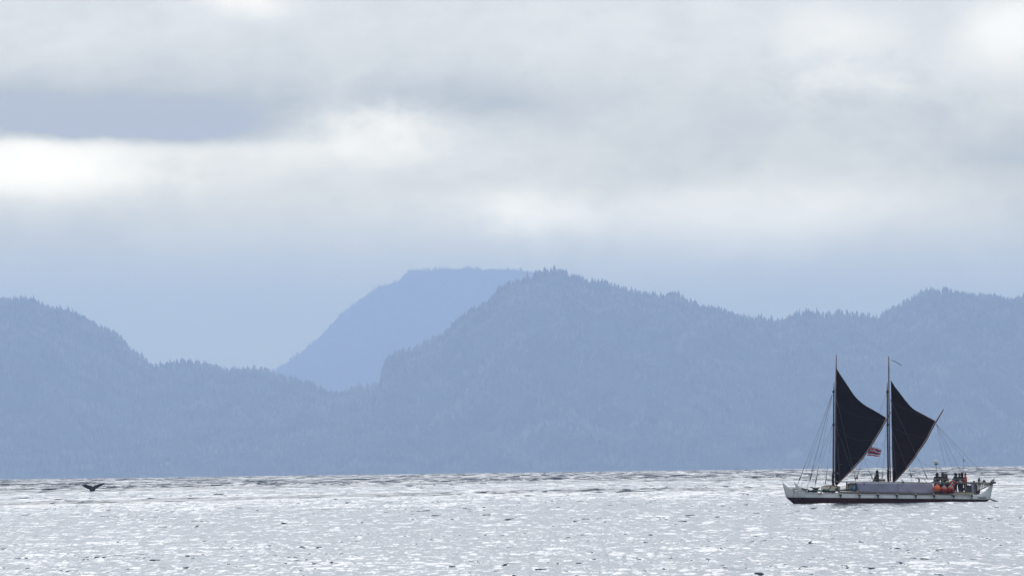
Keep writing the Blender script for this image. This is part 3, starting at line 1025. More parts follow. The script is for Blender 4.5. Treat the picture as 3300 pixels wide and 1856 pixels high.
# posts and props
for n, p0, p1, w, m in [
    ('post', P(2726, 1551, -1.9), P(2724.5, 1577, -1.9), .11, 'wood'), ('post', P(2731, 1556, -1.7), P(2730, 1577, -1.7), .07, 'dark_red_wood'),
    ('post', P(2757, 1556, -2.2), P(2762, 1584, -2.2), .09, 'wood'), ('post', P(2753, 1560, -1.6), P(2757, 1583, -1.6), .06, 'grey_wood'),
    ('post', P(2960, 1542, -1.9), P(2960.5, 1552.5, -1.9), .12, 'wood'), ('post', P(3007.5, 1542.5, -2.3), P(3009.5, 1592, -2.3), .08, 'grey_wood'),
    ('post', P(3110, 1543, -2.35), P(3111, 1591, -2.35), .10, 'wood'), ('post', P(3072, 1557, -2.2), P(3073, 1588, -2.2), .08, 'wood'),
    ('post', P(3140.5, 1556, -1.9), P(3141.5, 1592, -1.9), .16, 'grey_wood'), ('post', P(3147.5, 1558, -1.2), P(3147, 1591, -1.2), .15, 'dark_red_wood'),
    ('post', P(3133, 1560, -2.1), P(3135, 1590, -2.1), .16, 'canvas_blue')]:
    beam(n, p0, p1, w, w, M[m])
beam('hand_rail', P(2953, 1541.4, -2.0), P(3114, 1543, -2.35), .07, .06, M['grey_wood'])
beam('hand_rail', P(2953, 1541.9, 1.9), P(3100, 1543, 1.9), .06, .06, M['wood'])
beam('stern_rail', P(3001, 1553.2, -2.3), P(3113, 1555.6, -2.3), .12, .13, M['grey_wood'])
beam('stern_rail', P(3113, 1555.3, -2.2), P(3208, 1555.2, -1.9), .14, .12, M['grey_wood'])
beam('stern_rail', P(3120, 1558.5, -1.9), P(3192, 1559.4, -1.9), .10, .07, M['wood'])
beam('stern_rail', P(3110, 1554.5, 1.7), P(3172, 1554.5, 1.7), .10, .10, M['grey_wood'])
tube_part('beam_end', [P(3200, 1554.4, -2.2), P(3209.5, 1554.6, -2.2)], .09, M['dark_red_wood'], 10)
# slotted weather screen under the stern rail with its brace
bm = bmesh.new()
for (u0, v0, u1, v1, u2, v2, u3, v3) in [(3151.5, 1560, 3158.2, 1560, 3156.5, 1576.5, 3151.5, 1580), (3158.2, 1560, 3163.0, 1560, 3159.6, 1574.5, 3156.5, 1576.5),
                                         (3166, 1560, 3170, 1560, 3166.6, 1570, 3162.5, 1572.7), (3172.6, 1560, 3190, 1560.3, 3172, 1567.2, 3169.5, 1568.6)]:
    add_prism(bm, [P(u0, v0, -1.85), P(u1, v1, -1.85), P(u2, v2, -1.85), P(u3, v3, -1.85)], Vector((0, .04, 0)))
part('weather_screen', bm, M['hull_white'], smooth=False)
beam('brace', P(3148, 1582.5, -1.9), P(3192.5, 1561, -1.9), .08, .09, M['spar_wood'])
bm = bmesh.new()
add_prism(bm, [P(3142, 1582, -1.7), P(3158, 1579, -1.7), P(3155, 1590.5, -1.7), (P(3144, 1592, -1.7))], Vector((0, .5, 0)))
part('stern_block', bm, M['dark_red_wood'], smooth=False)
tube_part('stern_carving', [P(3159, 1552, 1.2), P(3160, 1545, 1.2), P(3163, 1539, 1.2)], [.09, .11, .03], M['dark_red_wood'])
bm = bmesh.new()
add_tube(bm, [P(3174, 1554, 1.0), P(3176, 1549, 1.0), P(3180, 1553.5, 1.0)], [.12, .16, .10], 7)
part('rope_coil', bm, M['wood'])
# fore deck
bm = bmesh.new()
pts = [(2652, 1580), (2652, 1565.5), (2660, 1564), (2675, 1563.6), (2690, 1564.6), (2698, 1566.5), (2698, 1583), (2675, 1583)]
add_prism(bm, [P(u, v, -.3) for u, v in pts], Vector((0, 1.4, 0)))
cab = part('fore_cabin', bm, M['cream'], smooth=False)
tube_part('cabin_edge', [P(2651, 1565.4, -1.02), P(2660, 1563.8, -1.02), P(2675, 1563.3, -1.02), P(2690, 1564.3, -1.02), P(2699, 1566.6, -1.02)], .035, M['spar_wood'], 6, cab)
tube_part('cabin_edge', [P(2698, 1567, -1.02), P(2698, 1583, -1.02)], .035, M['wood'], 6, cab)
tube_part('cabin_strut', [P(2675, 1565, -1.03), P(2674, 1569, -1.03), P(2667, 1577, -1.03)], .03, M['dark_red_wood'], 6, cab)
for uu in (2690, 2693, 2696):
    tube_part('vent_slot', [P(uu, 1572, -1.04), P(uu - .4, 1582, -1.04)], .03, M['lashing'], 5, cab)
bm = bmesh.new()
add_prism(bm, [P(2733, 1557, -1.2), P(2757, 1557, -1.2), P(2757, 1578, -1.2), P(2732, 1578, -1.2)], Vector((0, .7, 0)))
lk = part('locker', bm, M['cream'], smooth=False)
tube_part('locker_edge', [P(2732, 1556.4, -1.56), P(2757, 1556.4, -1.56)], .035, M['dark_red_wood'], 6, lk)


def net(name, u0, v0, u1, v1, Y, m, seed, n=60):
    bm = bmesh.new()
    rng = random.Random(seed)
    for k in range(n):
        s = k / n
        u = u0 + (u1 - u0) * s
        v = v0 + (v1 - v0) * s
        add_tube(bm, [P(u, v - 1.5, Y), P(u + rng.uniform(-1, 1), v + rng.uniform(.5, 1.6), Y - .05), P(u + rng.uniform(-2, 2), v + rng.uniform(1, 4.5), Y)], .03, 4)
    add_tube(bm, [P(u0, v0 - 1.2, Y), P((u0 + u1) / 2, (v0 + v1) / 2 - .6, Y), P(u1, v1 - 1.2, Y)], .07, 6)
    return part(name, bm, m)


net('netting', 2600, 1581, 2630, 1582.5, -2.3, M['black_net'], 1, 30)
net('netting', 2646, 1582, 2688, 1583.5, -2.3, M['black_net'], 2, 44)
net('netting', 2648, 1578, 2668, 1578.5, -2.0, M['teal_net'], 3, 24)
beam('deck_plank', P(2580, 1571.5, -2.0), P(2602, 1577.5, -2.0), .3, .07, M['pale_wood'])
beam('deck_plank', P(2630, 1580.5, -2.25), P(2646, 1582.5, -2.25), .12, .12, M['pale_wood'])
beam('post', P(2644, 1576.5, -2.3), P(2641.5, 1588, -2.4), .09, .09, M['grey_wood'])
beam('crossbeam', P(2598, 1575.5, -2.2), Vector((P(2598, 1575.5, -2.2).x, 2.3, P(2598, 1575.5, -2.2).z)), .14, .12, M['grey_wood'])
beam('crossbeam', P(2557, 1573.5, 1.3), P(2557.5, 1574.5, 2.0), .12, .22, M['cream'])
# anchor rest, a curved saddle on two feet
bm = bmesh.new()
add_prism(bm, [P(u, v, -.9) for u, v in [(2608, 1567.6), (2613, 1568.2), (2619, 1570.6), (2630, 1571), (2637, 1568.8), (2638, 1570.4), (2634, 1573), (2632, 1577), (2620, 1577.5), (2619, 1573.6), (2612, 1570)]], Vector((0, .35, 0)))
part('anchor_rest', bm, M['dark_red_wood'], smooth=False)
beam('deck_plank', P(2614, 1577.8, -1.2), P(2640, 1578.6, -1.2), .3, .08, M['teal_net'])
beam('deck_plank', P(2700, 1578.6, -1.6), P(2758, 1580.5, -1.6), .3, .14, M['grey_wood'])
beam('deck_plank', P(2717, 1575.8, -1.7), P(2748, 1576, -1.7), .2, .06, M['lashing'])

# masts, spars, booms, sails
def mast(pts, rad, name, m, parent=None):
    return tube_part(name, pts, rad, m, 12, parent)


m1 = mast([P(2684.5, 1566, 0), P(2684, 1480, 0), P(2685, 1380, 0), P(2686, 1262, 0), P(2686.6, 1231, 0)], [.085, .082, .075, .065, .02], 'mast', M['mast_wood'])
m2 = mast([P(2863.5, 1553, 0), P(2861.5, 1480, 0), P(2860, 1380, 0), P(2859.4, 1262, 0), P(2859.3, 1231, 0)], [.085, .082, .075, .065, .02], 'mast', M['mast_wood'])
for mm, uu, vb in ((m1, 2684.5, 1565), (m2, 2863.8, 1552)):
    bm = bmesh.new()
    rng = random.Random(int(uu))
    for k in range(14):
        v = vb - 2 - k * 3.2
        if k > 10 and uu > 2800:
            break
        add_tube(bm, [P(uu - 3.2 + rng.uniform(-1, 1), v, -.12), P(uu + rng.uniform(-1, 1), v - rng.uniform(1, 3), -.16), P(uu + 3 + rng.uniform(-1, 1), v + rng.uniform(-2, 1), -.10)], [.03, .05, .03], 5)
    add_tube(bm, [P(uu - 4, vb - 40, -.1), P(uu - 4.4, vb - 20, -.13), P(uu - 3.2, vb - 2, -.1)], [.03, .055, .045], 6)
    part('rope_bundle', bm, M['lashing'], mm)
    for (vv, rr) in ((1262, .10), (1368, .09)):
        bm = bmesh.new()
        ub = 2684.6 if mm is m1 else 2859.6
        add_lathe(bm, [(.01, -.12), (rr, -.10), (rr * 1.15, 0), (rr, .10), (.01, .13)], P(ub + .6, vv, 0), 10)
        add_tube(bm, [P(ub - 3.2, vv + 3, 0), P(ub, vv - 1, -.05), P(ub + 3.5, vv - 3, 0)], .04, 6)
        part('mast_band', bm, M['lashing'], mm)


def bez(pts, n):
    """smooth curve through photo points (Catmull-Rom)"""
    out = []
    pts = [Vector((p[0], p[1])) for p in pts]
    for i in range(len(pts) - 1):
        p0 = pts[max(0, i - 1)]; p1 = pts[i]; p2 = pts[i + 1]; p3 = pts[min(len(pts) - 1, i + 2)]
        for k in range(n):
            t = k / n
            out.append(0.5 * ((2 * p1) + (p2 - p0) * t + (2 * p0 - 5 * p1 + 4 * p2 - p3) * t * t + (3 * p1 - p0 - 3 * p2 + p3) * t ** 3))
    out.append(pts[-1])
    return out


def rig(spar, boom, roach, m, seed):
    sp = mast([P(u, v, -.17) for u, v in spar], [.05] + [.058] * (len(spar) - 2) + [.035], 'spar', M['spar_wood'])
    bo_c = bez(boom, 5)
    bo = mast([P(p.x, p.y, -.14) for p in bo_c], [.058] * (len(bo_c) - 3) + [.05, .04, .03], 'boom', M['spar_wood'])
    # white bolt rope along the upper side of the boom
    n = len(bo_c)
    tube_part('boom_track', [P(p.x - 2.0, p.y - 1.3, -.12) for p in bo_c[int(n * .25):int(n * .92)]], .018, M['white'], 5, bo)
    # sail: rows from foot to roach, columns from luff to boom
    ro = bez(roach, 6)
    luff_top = roach[0]
    bm = bmesh.new()
    N = len(ro)
    foot = Vector(boom[0]) + Vector((0.5, -3))
    K = 26
    bo_s = [Vector((p.x - 1.6, p.y - 1.2)) for p in bo_c]
    end = Vector(roach[-1])
    # boom points from foot to the sail's outer corner
    bo_s = [p for p in bo_s if p.y > end.y + 2] + [end]
    lu = [Vector((luff_top[0], luff_top[1])).lerp(Vector((foot.x - 3.0, foot.y)), 1 - k / K) for k in range(K + 1)]

    def onpath(path, t):
        L = [0]
        for a, b in zip(path, path[1:]):
            L.append(L[-1] + (b - a).length)
        d = t * L[-1]
        for i in range(len(path) - 1):
            if L[i + 1] >= d:
                f = (d - L[i]) / max(1e-6, L[i + 1] - L[i])
                return path[i].lerp(path[i + 1], f)
        return path[-1]
    G = []
    NU = 24
    for j in range(K + 1):
        t = j / K
        a = onpath(lu, t)
        b = onpath(bo_s, t)
        row = []
        for i in range(NU + 1):
            s = i / NU
            top = onpath(ro, s)
            # Coons patch between luff, boom, foot point and roach
            p = a.lerp(b, s) + (top - Vector(ro[0]).lerp(Vector(ro[-1]), s)) * t
            belly = -0.75 * math.sin(math.pi * s) * (0.25 + 0.75 * t) * math.sin(math.pi * min(1, 0.15 + t * .8)) * .8
            belly += 0.03 * math.sin(s * 14 + t * 5 + seed) * t
            q = P(p.x, p.y, -.02)
            # keep the outline where the photo shows it: belly pushes away along the line of sight only slightly
            q.y -= belly
            q.x -= belly * ST / CT
            row.append(bm.verts.new(q))
        G.append(row)
    for j in range(K):
        for i in range(NU):
            bm.faces.new((G[j][i], G[j][i + 1], G[j + 1][i + 1], G[j + 1][i]))
    so = part('sail', bm, m)
    md = so.modifiers.new('thickness', 'SOLIDIFY')
    md.thickness = 0.01
    return sp, bo, so, lu, ro


SP1 = [(2690.5, 1559), (2690, 1480), (2691, 1380), (2692, 1270), (2693.2, 1190), (2693.7, 1144.5)]
BO1 = [(2693, 1563), (2710, 1546), (2742, 1515), (2777, 1478), (2800, 1447), (2825, 1407), (2841, 1381), (2856, 1352), (2871, 1325.5)]
RO1 = [(2695, 1187), (2705, 1204), (2713, 1216), (2736, 1250), (2757, 1279.6), (2785, 1304), (2818, 1322.6), (2855, 1345)]
SP2 = [(2870, 1549), (2867, 1480), (2865.6, 1380), (2864.6, 1270), (2864.3, 1190), (2864, 1147)]
BO2 = [(2879, 1554), (2894, 1540), (2916, 1515), (2946, 1478), (2960, 1456), (2986, 1419), (3002, 1388), (3017, 1361), (3031, 1338), (3043, 1317)]
RO2 = [(2871, 1224), (2883, 1243.5), (2899, 1264), (2923, 1295), (2946, 1318), (2981, 1337), (3016, 1356)]
s1 = rig(SP1, BO1, RO1, M['sail_dark'], 1)
s2 = rig(SP2, BO2, RO2, M['sail_maroon'], 2)
tube_part('masthead_cap', [P(2864, 1147.5, -.17), P(2864, 1144.5, -.17)], [.05, .03], M['white'], 8, s2[0])
# brailing lines and patches on the near face of the sails
def on_sail(name, pts, so, r=.012, m='seam', Y=-1.0):
    c = bez(pts, 6)
    tube_part(name, [P(p.x, p.y, Y) for p in c], r, M[m], 4, so)


for pts in ([(2694, 1292), (2730, 1325), (2780, 1346), (2850, 1353)], [(2694, 1378), (2720, 1400), (2757, 1416), (2815, 1418)], [(2692, 1442), (2706, 1460), (2735, 1473), (2777, 1477)]):
    on_sail('brail_line', pts, s1[2])
for pts in ([(2868, 1292), (2905, 1312), (2950, 1328), (3010, 1356)], [(2867, 1368), (2890, 1384), (2930, 1400), (2985, 1412)], [(2868, 1440), (2885, 1458), (2910, 1468), (2948, 1474)]):
    on_sail('brail_line', pts, s2[2])
for (u, v, so) in ((2697, 1524, s1[2]), (2877.5, 1509, s2[2])):
    bm = bmesh.new()
    add_lathe(bm, [(0, .02), (.05, .015), (.055, 0), (.05, -.015), (0, -.02)], (0, 0, 0), 12)
    bmesh.ops.transform(bm, matrix=Matrix.Translation(P(u, v, -1.0)) @ Matrix.Rotation(math.pi / 2, 4, 'X'), verts=bm.verts)
    part('sail_grommet', bm, M['pale_blue'], so)

# standing rigging: every line its own part, with a dark lanyard near the deck where the photo shows one
def stay(p0, p1, Y0=0.0, Y1=0.0, lan=0.0, r=.010, sag=0.0, tie=None):
    a, b = P(*p0, Y0), P(*p1, Y1)
    n = 8
    pts = [a.lerp(b, k / n) + Vector((0, 0, -sag * math.sin(math.pi * k / n))) for k in range(n + 1)]
    o = tube_part('stay', pts, r, M['rope'], 5)
    if lan:
        c = a.lerp(b, 1 - lan)
        e = a.lerp(b, 1 - lan * .28)
        f = a.lerp(b, 1 - lan * .12)
        bm = bmesh.new()
        add_tube(bm, [c, c.lerp(e, .6), e, f], [.018, .026, .05, .015], 6)
        part('lanyard', bm, M['rope_dark'], o)
    return o


for (p1, Y1, lan) in [((2566, 1562), -1.5, .22), ((2580, 1570), 1.5, 0), ((2587, 1602), -2.3, 0), ((2604, 1557), -1.5, .2), ((2623, 1568), -.8, .22), ((2553, 1604), 1.6, 0)]:
    stay((2681.8, 1268), p1, 0, Y1, lan)
for (p1, Y1, lan) in [((2659, 1566), 1.5, .3), ((2597, 1580), 1.5, 0), ((2625, 1575), 2, 0)]:
    stay((2683, 1362), p1, 0, Y1, lan, .008)
stay((2692, 1276), (2756, 1552), -.2, -2.2, .17)
stay((2692, 1282), (2765, 1545), -.2, 2.2, .08)
stay((2692, 1370), (2754, 1550), -.2, -2.2, 0)
stay((2691, 1276), (2705, 1545), -.2, -1.2, .08)
stay((2691, 1370), (2704, 1552), -.2, -1.2, 0)
stay((2857, 1268), (2757, 1550), 0, 1.6, .1)
stay((2856, 1400), (2827, 1500), 0, 1.6, 0, .008)
stay((2855, 1385), (2844, 1546), 0, 1.6, .2, .010)
stay((2783, 1475), (2813, 1551), .2, -1.8, .5)
stay((2768, 1512), (2764, 1547), .4, 2.0, .6)
stay((2817, 1428), (2858, 1474), .2, .2, 0, .008)
stay((2781, 1472), (2858, 1512), .2, .2, 0, .008, .1)
stay((2868, 1284), (2990, 1548), -.2, -2.2, .17)
stay((2868, 1368), (2938, 1552), -.2, -2.2, 0)
stay((2868, 1284), (2943, 1543), -.2, 2.2, .12)
stay((2867, 1300), (2889, 1545), -.2, -1.2, .1)
stay((2954, 1478), (3040, 1508), .1, .6, 0, .008, .25)
stay((3019, 1364), (3060, 1552), 0, 1.2, 0)
stay((3019, 1364), (3085, 1540), 0, 1.2, 0)
stay((3020, 1366), (3118, 1552), 0, 1.6, 0)
stay((3020, 1366), (3185, 1540), 0, 1.6, 0)
stay((3020, 1367), (3165, 1553), 0, -1.6, 0, .008)
# slanted props beside the spars' feet and on the upper platform
beam('prop', P(2974, 1540, -1.6), P(2985, 1553, -1.6), .05, .05, M['pale_wood'])
beam('prop', P(2831, 1522, 1.4), P(2818, 1551, 1.4), .03, .03, M['wood'])
tube_part('lanyard', [P(2903, 1545, -1.5), P(2906, 1548, -1.5), P(2912, 1552, -1.5)], [.03, .04, .03], M['rope_dark'])
# name painted on the near hull
fc = bpy.data.curves.new('name_lettering', 'FONT')
fc.body = "Hokule'a"
fc.size = 0.30
fc.space_character = 1.02
fc.offset = 0.006
fc.extrude = 0.003
fc.align_x = 'CENTER'
fo = bpy.data.objects.new('tmp_text', fc)
COL.objects.link(fo)
bpy.context.view_layer.update()
me = bpy.data.meshes.new_from_object(fo.evaluated_get(bpy.context.evaluated_depsgraph_get()))
bpy.data.objects.remove(fo)
xs = [v.co.x for v in me.vertices]
wd = max(xs) - min(xs)
tgt = 33 * S / CT
k = tgt / wd
p = P(3166.5, 1606.0, -2.33)
for v in me.vertices:
    v.co.x *= k
# the hull narrows aft: find its surface under the letters
from mathutils.bvhtree import BVHTree
hm = hull_near.data
bvh = BVHTree.FromPolygons([v.co for v in hm.vertices], [tuple(q.vertices) for q in hm.polygons])
for v in me.vertices:
    o_ = Vector((p.x + v.co.x, -4, p.z + v.co.y))
    hit = bvh.ray_cast(o_, Vector((0, 1, 0)))
    yy = hit[0].y if hit[0] else -2.2
    v.co = Vector((o_.x, yy - 0.006 + v.co.z, o_.z))
me.materials.clear()
me.materials.append(M['letters'])
link('name_lettering', me, canoe)


# ------------------------------------------------------------------ things on the canoe
def thing(name, u, v, Y, label, cat, group=None, rz=0.0):
    o = empty(name, BOAT @ Matrix.Translation(P(u, v, Y)) @ Matrix.Rotation(rz, 4, 'Z'))
    return tag(o, label, cat, group)


def fender(u, v, rx, rz_, m, label):
    o = thing('fender', u, v, -2.75, label, 'buoy', 'round fenders hanging on the canoe side')
    prof = [(0, -rz_)] + [(rx * math.sin(a) * (1 - 0.10 * max(0, -math.cos(a))) , -rz_ * math.cos(a)) for a in [math.pi * k / 14 for k in range(1, 14)]]
    prof = [(r * (1.0 if z < 0 else (1 - .10 * z / rz_)), z) for r, z in prof] + [(0.05, rz_)]
    bm = bmesh.new()
    add_lathe(bm, prof, (0, 0, 0), 24)
    bm_obj('float', bm, m, o)
    bm = bmesh.new()
    add_lathe(bm, [(.0, rz_ * .98), (.07, rz_ * .98), (.06, rz_ + .07), (.02, rz_ + .09), (0, rz_ + .09)], (0, 0, 0), 12)
    bm_obj('cap', bm, M['canvas_blue'], o)
    bm = bmesh.new()
    add_tube(bm, [(0, 0, rz_ + .05), (0.0, .1, rz_ + .25), (-.05, .35, (v - 1543) * S)], .014, 5)
    bm_obj('rope', bm, M['rope'], o)


fender(3018, 1573.0, 11.6 * S, 12.6 * S, M['orange'], 'bright orange round fender, nearest the canvas wall of the three')
fender(3040.6, 1576.8, 10.8 * S, 13.2 * S, M['faded_red'], 'faded red fender hanging lowest, between the orange one and another red')
fender(3062.2, 1574.8, 11.4 * S, 12.6 * S, M['faded_red'], 'faded red fender under the life ring, rightmost of the three')

# life ring
o = thing('life_ring', 3068.5, 1555.6, -2.62, 'orange red life ring with pale bands hung on the stern rail', 'life ring')
bm = bmesh.new()
R1, R2 = .195, .072
g = [[bm.verts.new(((R1 + R2 * math.cos(b)) * math.cos(a), R2 * .8 * math.sin(b), (R1 + R2 * math.cos(b)) * math.sin(a))) for b in [k * math.pi / 5 for k in range(10)]] for a in [k * math.pi / 14 for k in range(28)]]
for i in range(28):
    for j in range(10):
        bm.faces.new((g[i][j], g[(i + 1) % 28][j], g[(i + 1) % 28][(j + 1) % 10], g[i][(j + 1) % 10]))
bm_obj('ring', bm, M['life_orange'], o)
for a in (.9, 2.4, 4.0, 5.4):
    bm = bmesh.new()
    pts = [((R1 + (R2 + .006) * math.cos(b)) * math.cos(a), (R2 + .006) * .82 * math.sin(b), (R1 + (R2 + .006) * math.cos(b)) * math.sin(a)) for b in [k * math.pi / 6 for k in range(13)]]
    add_tube(bm, pts, .014, 5)
    bm_obj('band', bm, M['white_cloth'], o)
o = thing('life_vest', 3079, 1553.5, -2.5, 'small orange float bag draped beside the life ring', 'float')
bm = bmesh.new()
bmesh.ops.create_icosphere(bm, subdivisions=2, radius=1)
for v in bm.verts:
    v.co = Vector((v.co.x * .10, v.co.y * .07, v.co.z * .075 + .02 * math.sin(v.co.x * 5)))
bm_obj('float_bag', bm, M['life_orange'], o)

# satellite dome on its pole
o = thing('satellite_dome', 3020.5, 1588, .6, 'white satellite dome on a thin pole above the crew', 'antenna')
h0 = (1588 - 1496.5) * S
bm = bmesh.new()
add_tube(bm, [(0, 0, 0), (-.03, 0, h0)], .028, 8)
bm_obj('pole', bm, M['metal'], o)
bm = bmesh.new()
add_lathe(bm, [(.0, h0 - .03), (.12, h0 - .02), (.175, h0 + .03), (.175, h0 + .06), (.0, h0 + .065)], (-.03, 0, 0), 18)
bm_obj('base', bm, M['dark_metal'], o)
bm = bmesh.new()
add_lathe(bm, [(.16, h0 + .06), (.185, h0 + .12), (.185, h0 + .24)] + [(.185 * math.cos(a), h0 + .24 + .185 * math.sin(a)) for a in [k * math.pi / 14 for k in range(1, 7)]] + [(0, h0 + .425)], (-.03, 0, 0), 20)
bm_obj('dome', bm, M['white'], o)


# flags
def flag(u, v, quad, label, Y, amp):
    """striped flag with a crossed canton; colour chosen cell by cell like printed cloth"""
    o = thing('flag', u, v, Y, label, 'flag')
    base_l = P(u, v, Y)
    NU_, NV_ = 96, 64
    bm = bmesh.new()
    g = []
    for j in range(NV_ + 1):
        t = j / NV_
        row = []
        for i in range(NU_ + 1):
            s = i / NU_
            a = Vector(quad[0]).lerp(Vector(quad[1]), s)
            b = Vector(quad[3]).lerp(Vector(quad[2]), s)
            q = a.lerp(b, t)
            q.y += 1.6 * math.sin(s * 8.5 + .6 + t) * s * .8
            p_ = P(q.x, q.y, Y)
            p_.y += amp * math.sin(s * 9 + t * 1.5) * (.2 + s)
            row.append(bm.verts.new(p_ - base_l))
        g.append(row)
    for j in range(NV_):
        for i in range(NU_):
            s, t = (i + .5) / NU_, (j + .5) / NV_
            f = bm.faces.new((g[j][i], g[j][i + 1], g[j + 1][i + 1], g[j + 1][i]))
            k_ = (1, 0, 2, 1, 0, 2, 1, 0)[min(7, int(t * 8))]
            if s < .5 and t < .5:
                x, y = s / .5 * 2 - 1, (t / .5 * 2 - 1)
                k_ = 2
                d1, d2 = abs(x - y), abs(x + y)
                if min(d1, d2) < .26: k_ = 1
                if min(d1, d2) < .09: k_ = 0
                if abs(x) < .24 or abs(y) < .34: k_ = 1
                if abs(x) < .13 or abs(y) < .20: k_ = 0
            f.material_index = k_
    bmesh.ops.recalc_face_normals(bm, faces=bm.faces)
    c = bm_obj('cloth', bm, [M['flag_red'], M['flag_white'], M['flag_blue']], o)
    md = c.modifiers.new('thickness', 'SOLIDIFY')
    md.thickness = .006


flag(2801, 1453, [(2805, 1438.5), (2841, 1447), (2834.5, 1470), (2794, 1467)], 'striped red white and blue flag with crossed canton flying behind the fore sail', .3, .10)
o = thing('streamer', 2868, 1160, -.17, 'thin dark streamer blowing from the top of the aft spar', 'streamer')
bm = bmesh.new()
b0 = P(2868, 1160, -.17)
pts = [(2868, 1160.5), (2876, 1161.5), (2883, 1164), (2889, 1166.5), (2895, 1170.5), (2901, 1174.5), (2906, 1177.5)]
add_tube(bm, [P(u, v, -.17) - b0 for u, v in pts], [.008, .018, .032, .026, .035, .028, .035], 6)
bm_obj('ribbon', bm, M['rope_dark'], o)
o = thing('pennant', 3108.8, 1553, .9, 'small yellow pennant on a thin staff above the red jacketed sailor', 'pennant')
b0 = P(3108.8, 1553, .9)
bm = bmesh.new()
add_tube(bm, [(0, 0, 0), P(3108.4, 1478, .9) - b0], .010, 6)
bm_obj('staff', bm, M['rope'], o)
bm = bmesh.new()
add_prism(bm, [P(u, v, .9) - b0 for u, v in [(3109, 1479), (3111, 1480), (3114.2, 1483), (3111.5, 1485.5), (3110.5, 1488), (3108.6, 1491.5)]], Vector((0, .02, 0)))
bm_obj('cloth', bm, M['yellow'], o, smooth=False)
o = thing('ribbon_telltale', 2704, 1496, -1.2, 'tiny pale green telltale tied to a stay before the fore sail', 'ribbon')
bm = bmesh.new()
add_prism(bm, [(0, 0, .03), (.18, 0, .05), (.17, 0, .0), (0.02, 0, -.03)], Vector((0, .01, 0)))
bm_obj('ribbon', bm, M['teal_net'], o, smooth=False)

# cargo
def box_thing(name, u0, v0, u1, v1, Y, dep, m, label, cat, lid=None, lidm=None):
    o = thing(name, (u0 + u1) / 2, v1, Y, label, cat)
    w = (u1 - u0) * S / CT - dep * ST / CT * .5
    h = (v1 - v0) * S
    bm = bmesh.new()
    add_box(bm, (0, 0, h * .5), (w, dep, h))
    bmesh.ops.bevel(bm, geom=bm.edges[:], offset=.015, segments=2, affect='EDGES')
    bm_obj('body', bm, m, o, smooth=False)
    if lid:
        bm = bmesh.new()
        add_box(bm, (0, 0, h + .016), (w * 1.04, dep * 1.04, .03))
        bm_obj('lid', bm, lidm, o, smooth=False)
    return o


box_thing('wooden_chest', 2833, 1544.2, 2852, 1550.4, -.2, .4, M['wood'], 'low brown wooden chest on the platform behind the seated sailor', 'chest', True, M['dark_red_wood'])
box_thing('storage_bin', 3112, 1569, 3130, 1586.5, -1.9, .4, M['bin_grey'], 'dark grey storage bin on the stern deck with black gear on top', 'bin', True, M['dark_metal'])
o = thing('gear_bundle', 3121, 1568, -1.9, 'bundle of black gear heaped on the grey stern bin', 'bundle')
bm = bmesh.new()
for k in range(9):
    r = bmesh.ops.create_icosphere(bm, subdivisions=2, radius=random.uniform(.06, .12))
    bmesh.ops.translate(bm, vec=(random.uniform(-.2, .22), random.uniform(-.1, .1), random.uniform(.02, .15)), verts=r['verts'])
bm_obj('bundle', bm, M['cabin_shade_and_gear'], o)
o = thing('bucket', 3139, 1553.4, -1.9, 'small pale blue bucket standing on the stern rail', 'bucket')
bm = bmesh.new()
add_lathe(bm, [(0, 0), (.07, 0), (.09, .15), (.095, .155), (.08, .15), (.065, .02), (0, .02)], (0, 0, 0), 16)
bm_obj('pail', bm, M['pale_blue'], o)
o = thing('water_jug', 2749, 1578, -2.0, 'blue plastic water jug beside the cream locker', 'jug')
bm = bmesh.new()
add_lathe(bm, [(0, 0), (.14, 0), (.16, .03), (.16, .28), (.12, .36), (.05, .40), (.05, .44), (0, .44)], (0, 0, 0), 16)
bm_obj('container', bm, M['blue_plastic'], o)
bm = bmesh.new()
add_tube(bm, [(-.12, -.02, .30), (-.20, -.02, .26), (-.19, -.02, .12), (-.14, -.02, .08)], .022, 6)
bm_obj('handle', bm, M['blue_plastic'], o)
o = thing('float_ball', 3051.4, 1553.2, -1.9, 'lime yellow ball lying on the stern rail before the crew', 'ball')
bm = bmesh.new()
add_lathe(bm, [(0, -.02)] + [(.125 * math.sin(a), .045 - .075 * math.cos(a)) for a in [k * math.pi / 8 for k in range(1, 8)]] + [(0, .12)], (0, 0, 0), 16)
bm_obj('ball', bm, M['lime'], o)
o = thing('cloth_bag', 3095.6, 1553.5, -2.1, 'white cloth bag lying on the stern rail under the brown haired sailor', 'bag')
bm = bmesh.new()
bmesh.ops.create_icosphere(bm, subdivisions=3, radius=1)
for v in bm.verts:
    n_ = math.sin(v.co.x * 4 + v.co.z * 3) * .12
    v.co = Vector((v.co.x * .14 + v.co.z * -.03, v.co.y * .10, (v.co.z * .10 * (1 - .35 * v.co.x) + .07) * (1 + n_)))
bm_obj('sack', bm, M['white_cloth'], o)
o = thing('coiled_line', 3012, 1552.5, -1.8, 'olive coil of line heaped on the rail left of the first sailor', 'rope')
bm = bmesh.new()
for k in range(5):
    add_tube(bm, [(.14 * math.cos(a + k), .07 * math.sin(a + k), .03 + k * .035) for a in [i * .7 for i in range(10)]], .022, 5)
bm_obj('coil', bm, M['leaf_dark'], o)
o = thing('leaf_garland', 3198, 1552, -2.0, 'dark green leaf garland tied to the stern post', 'garland')
bm = bmesh.new()
rl = random.Random(5)
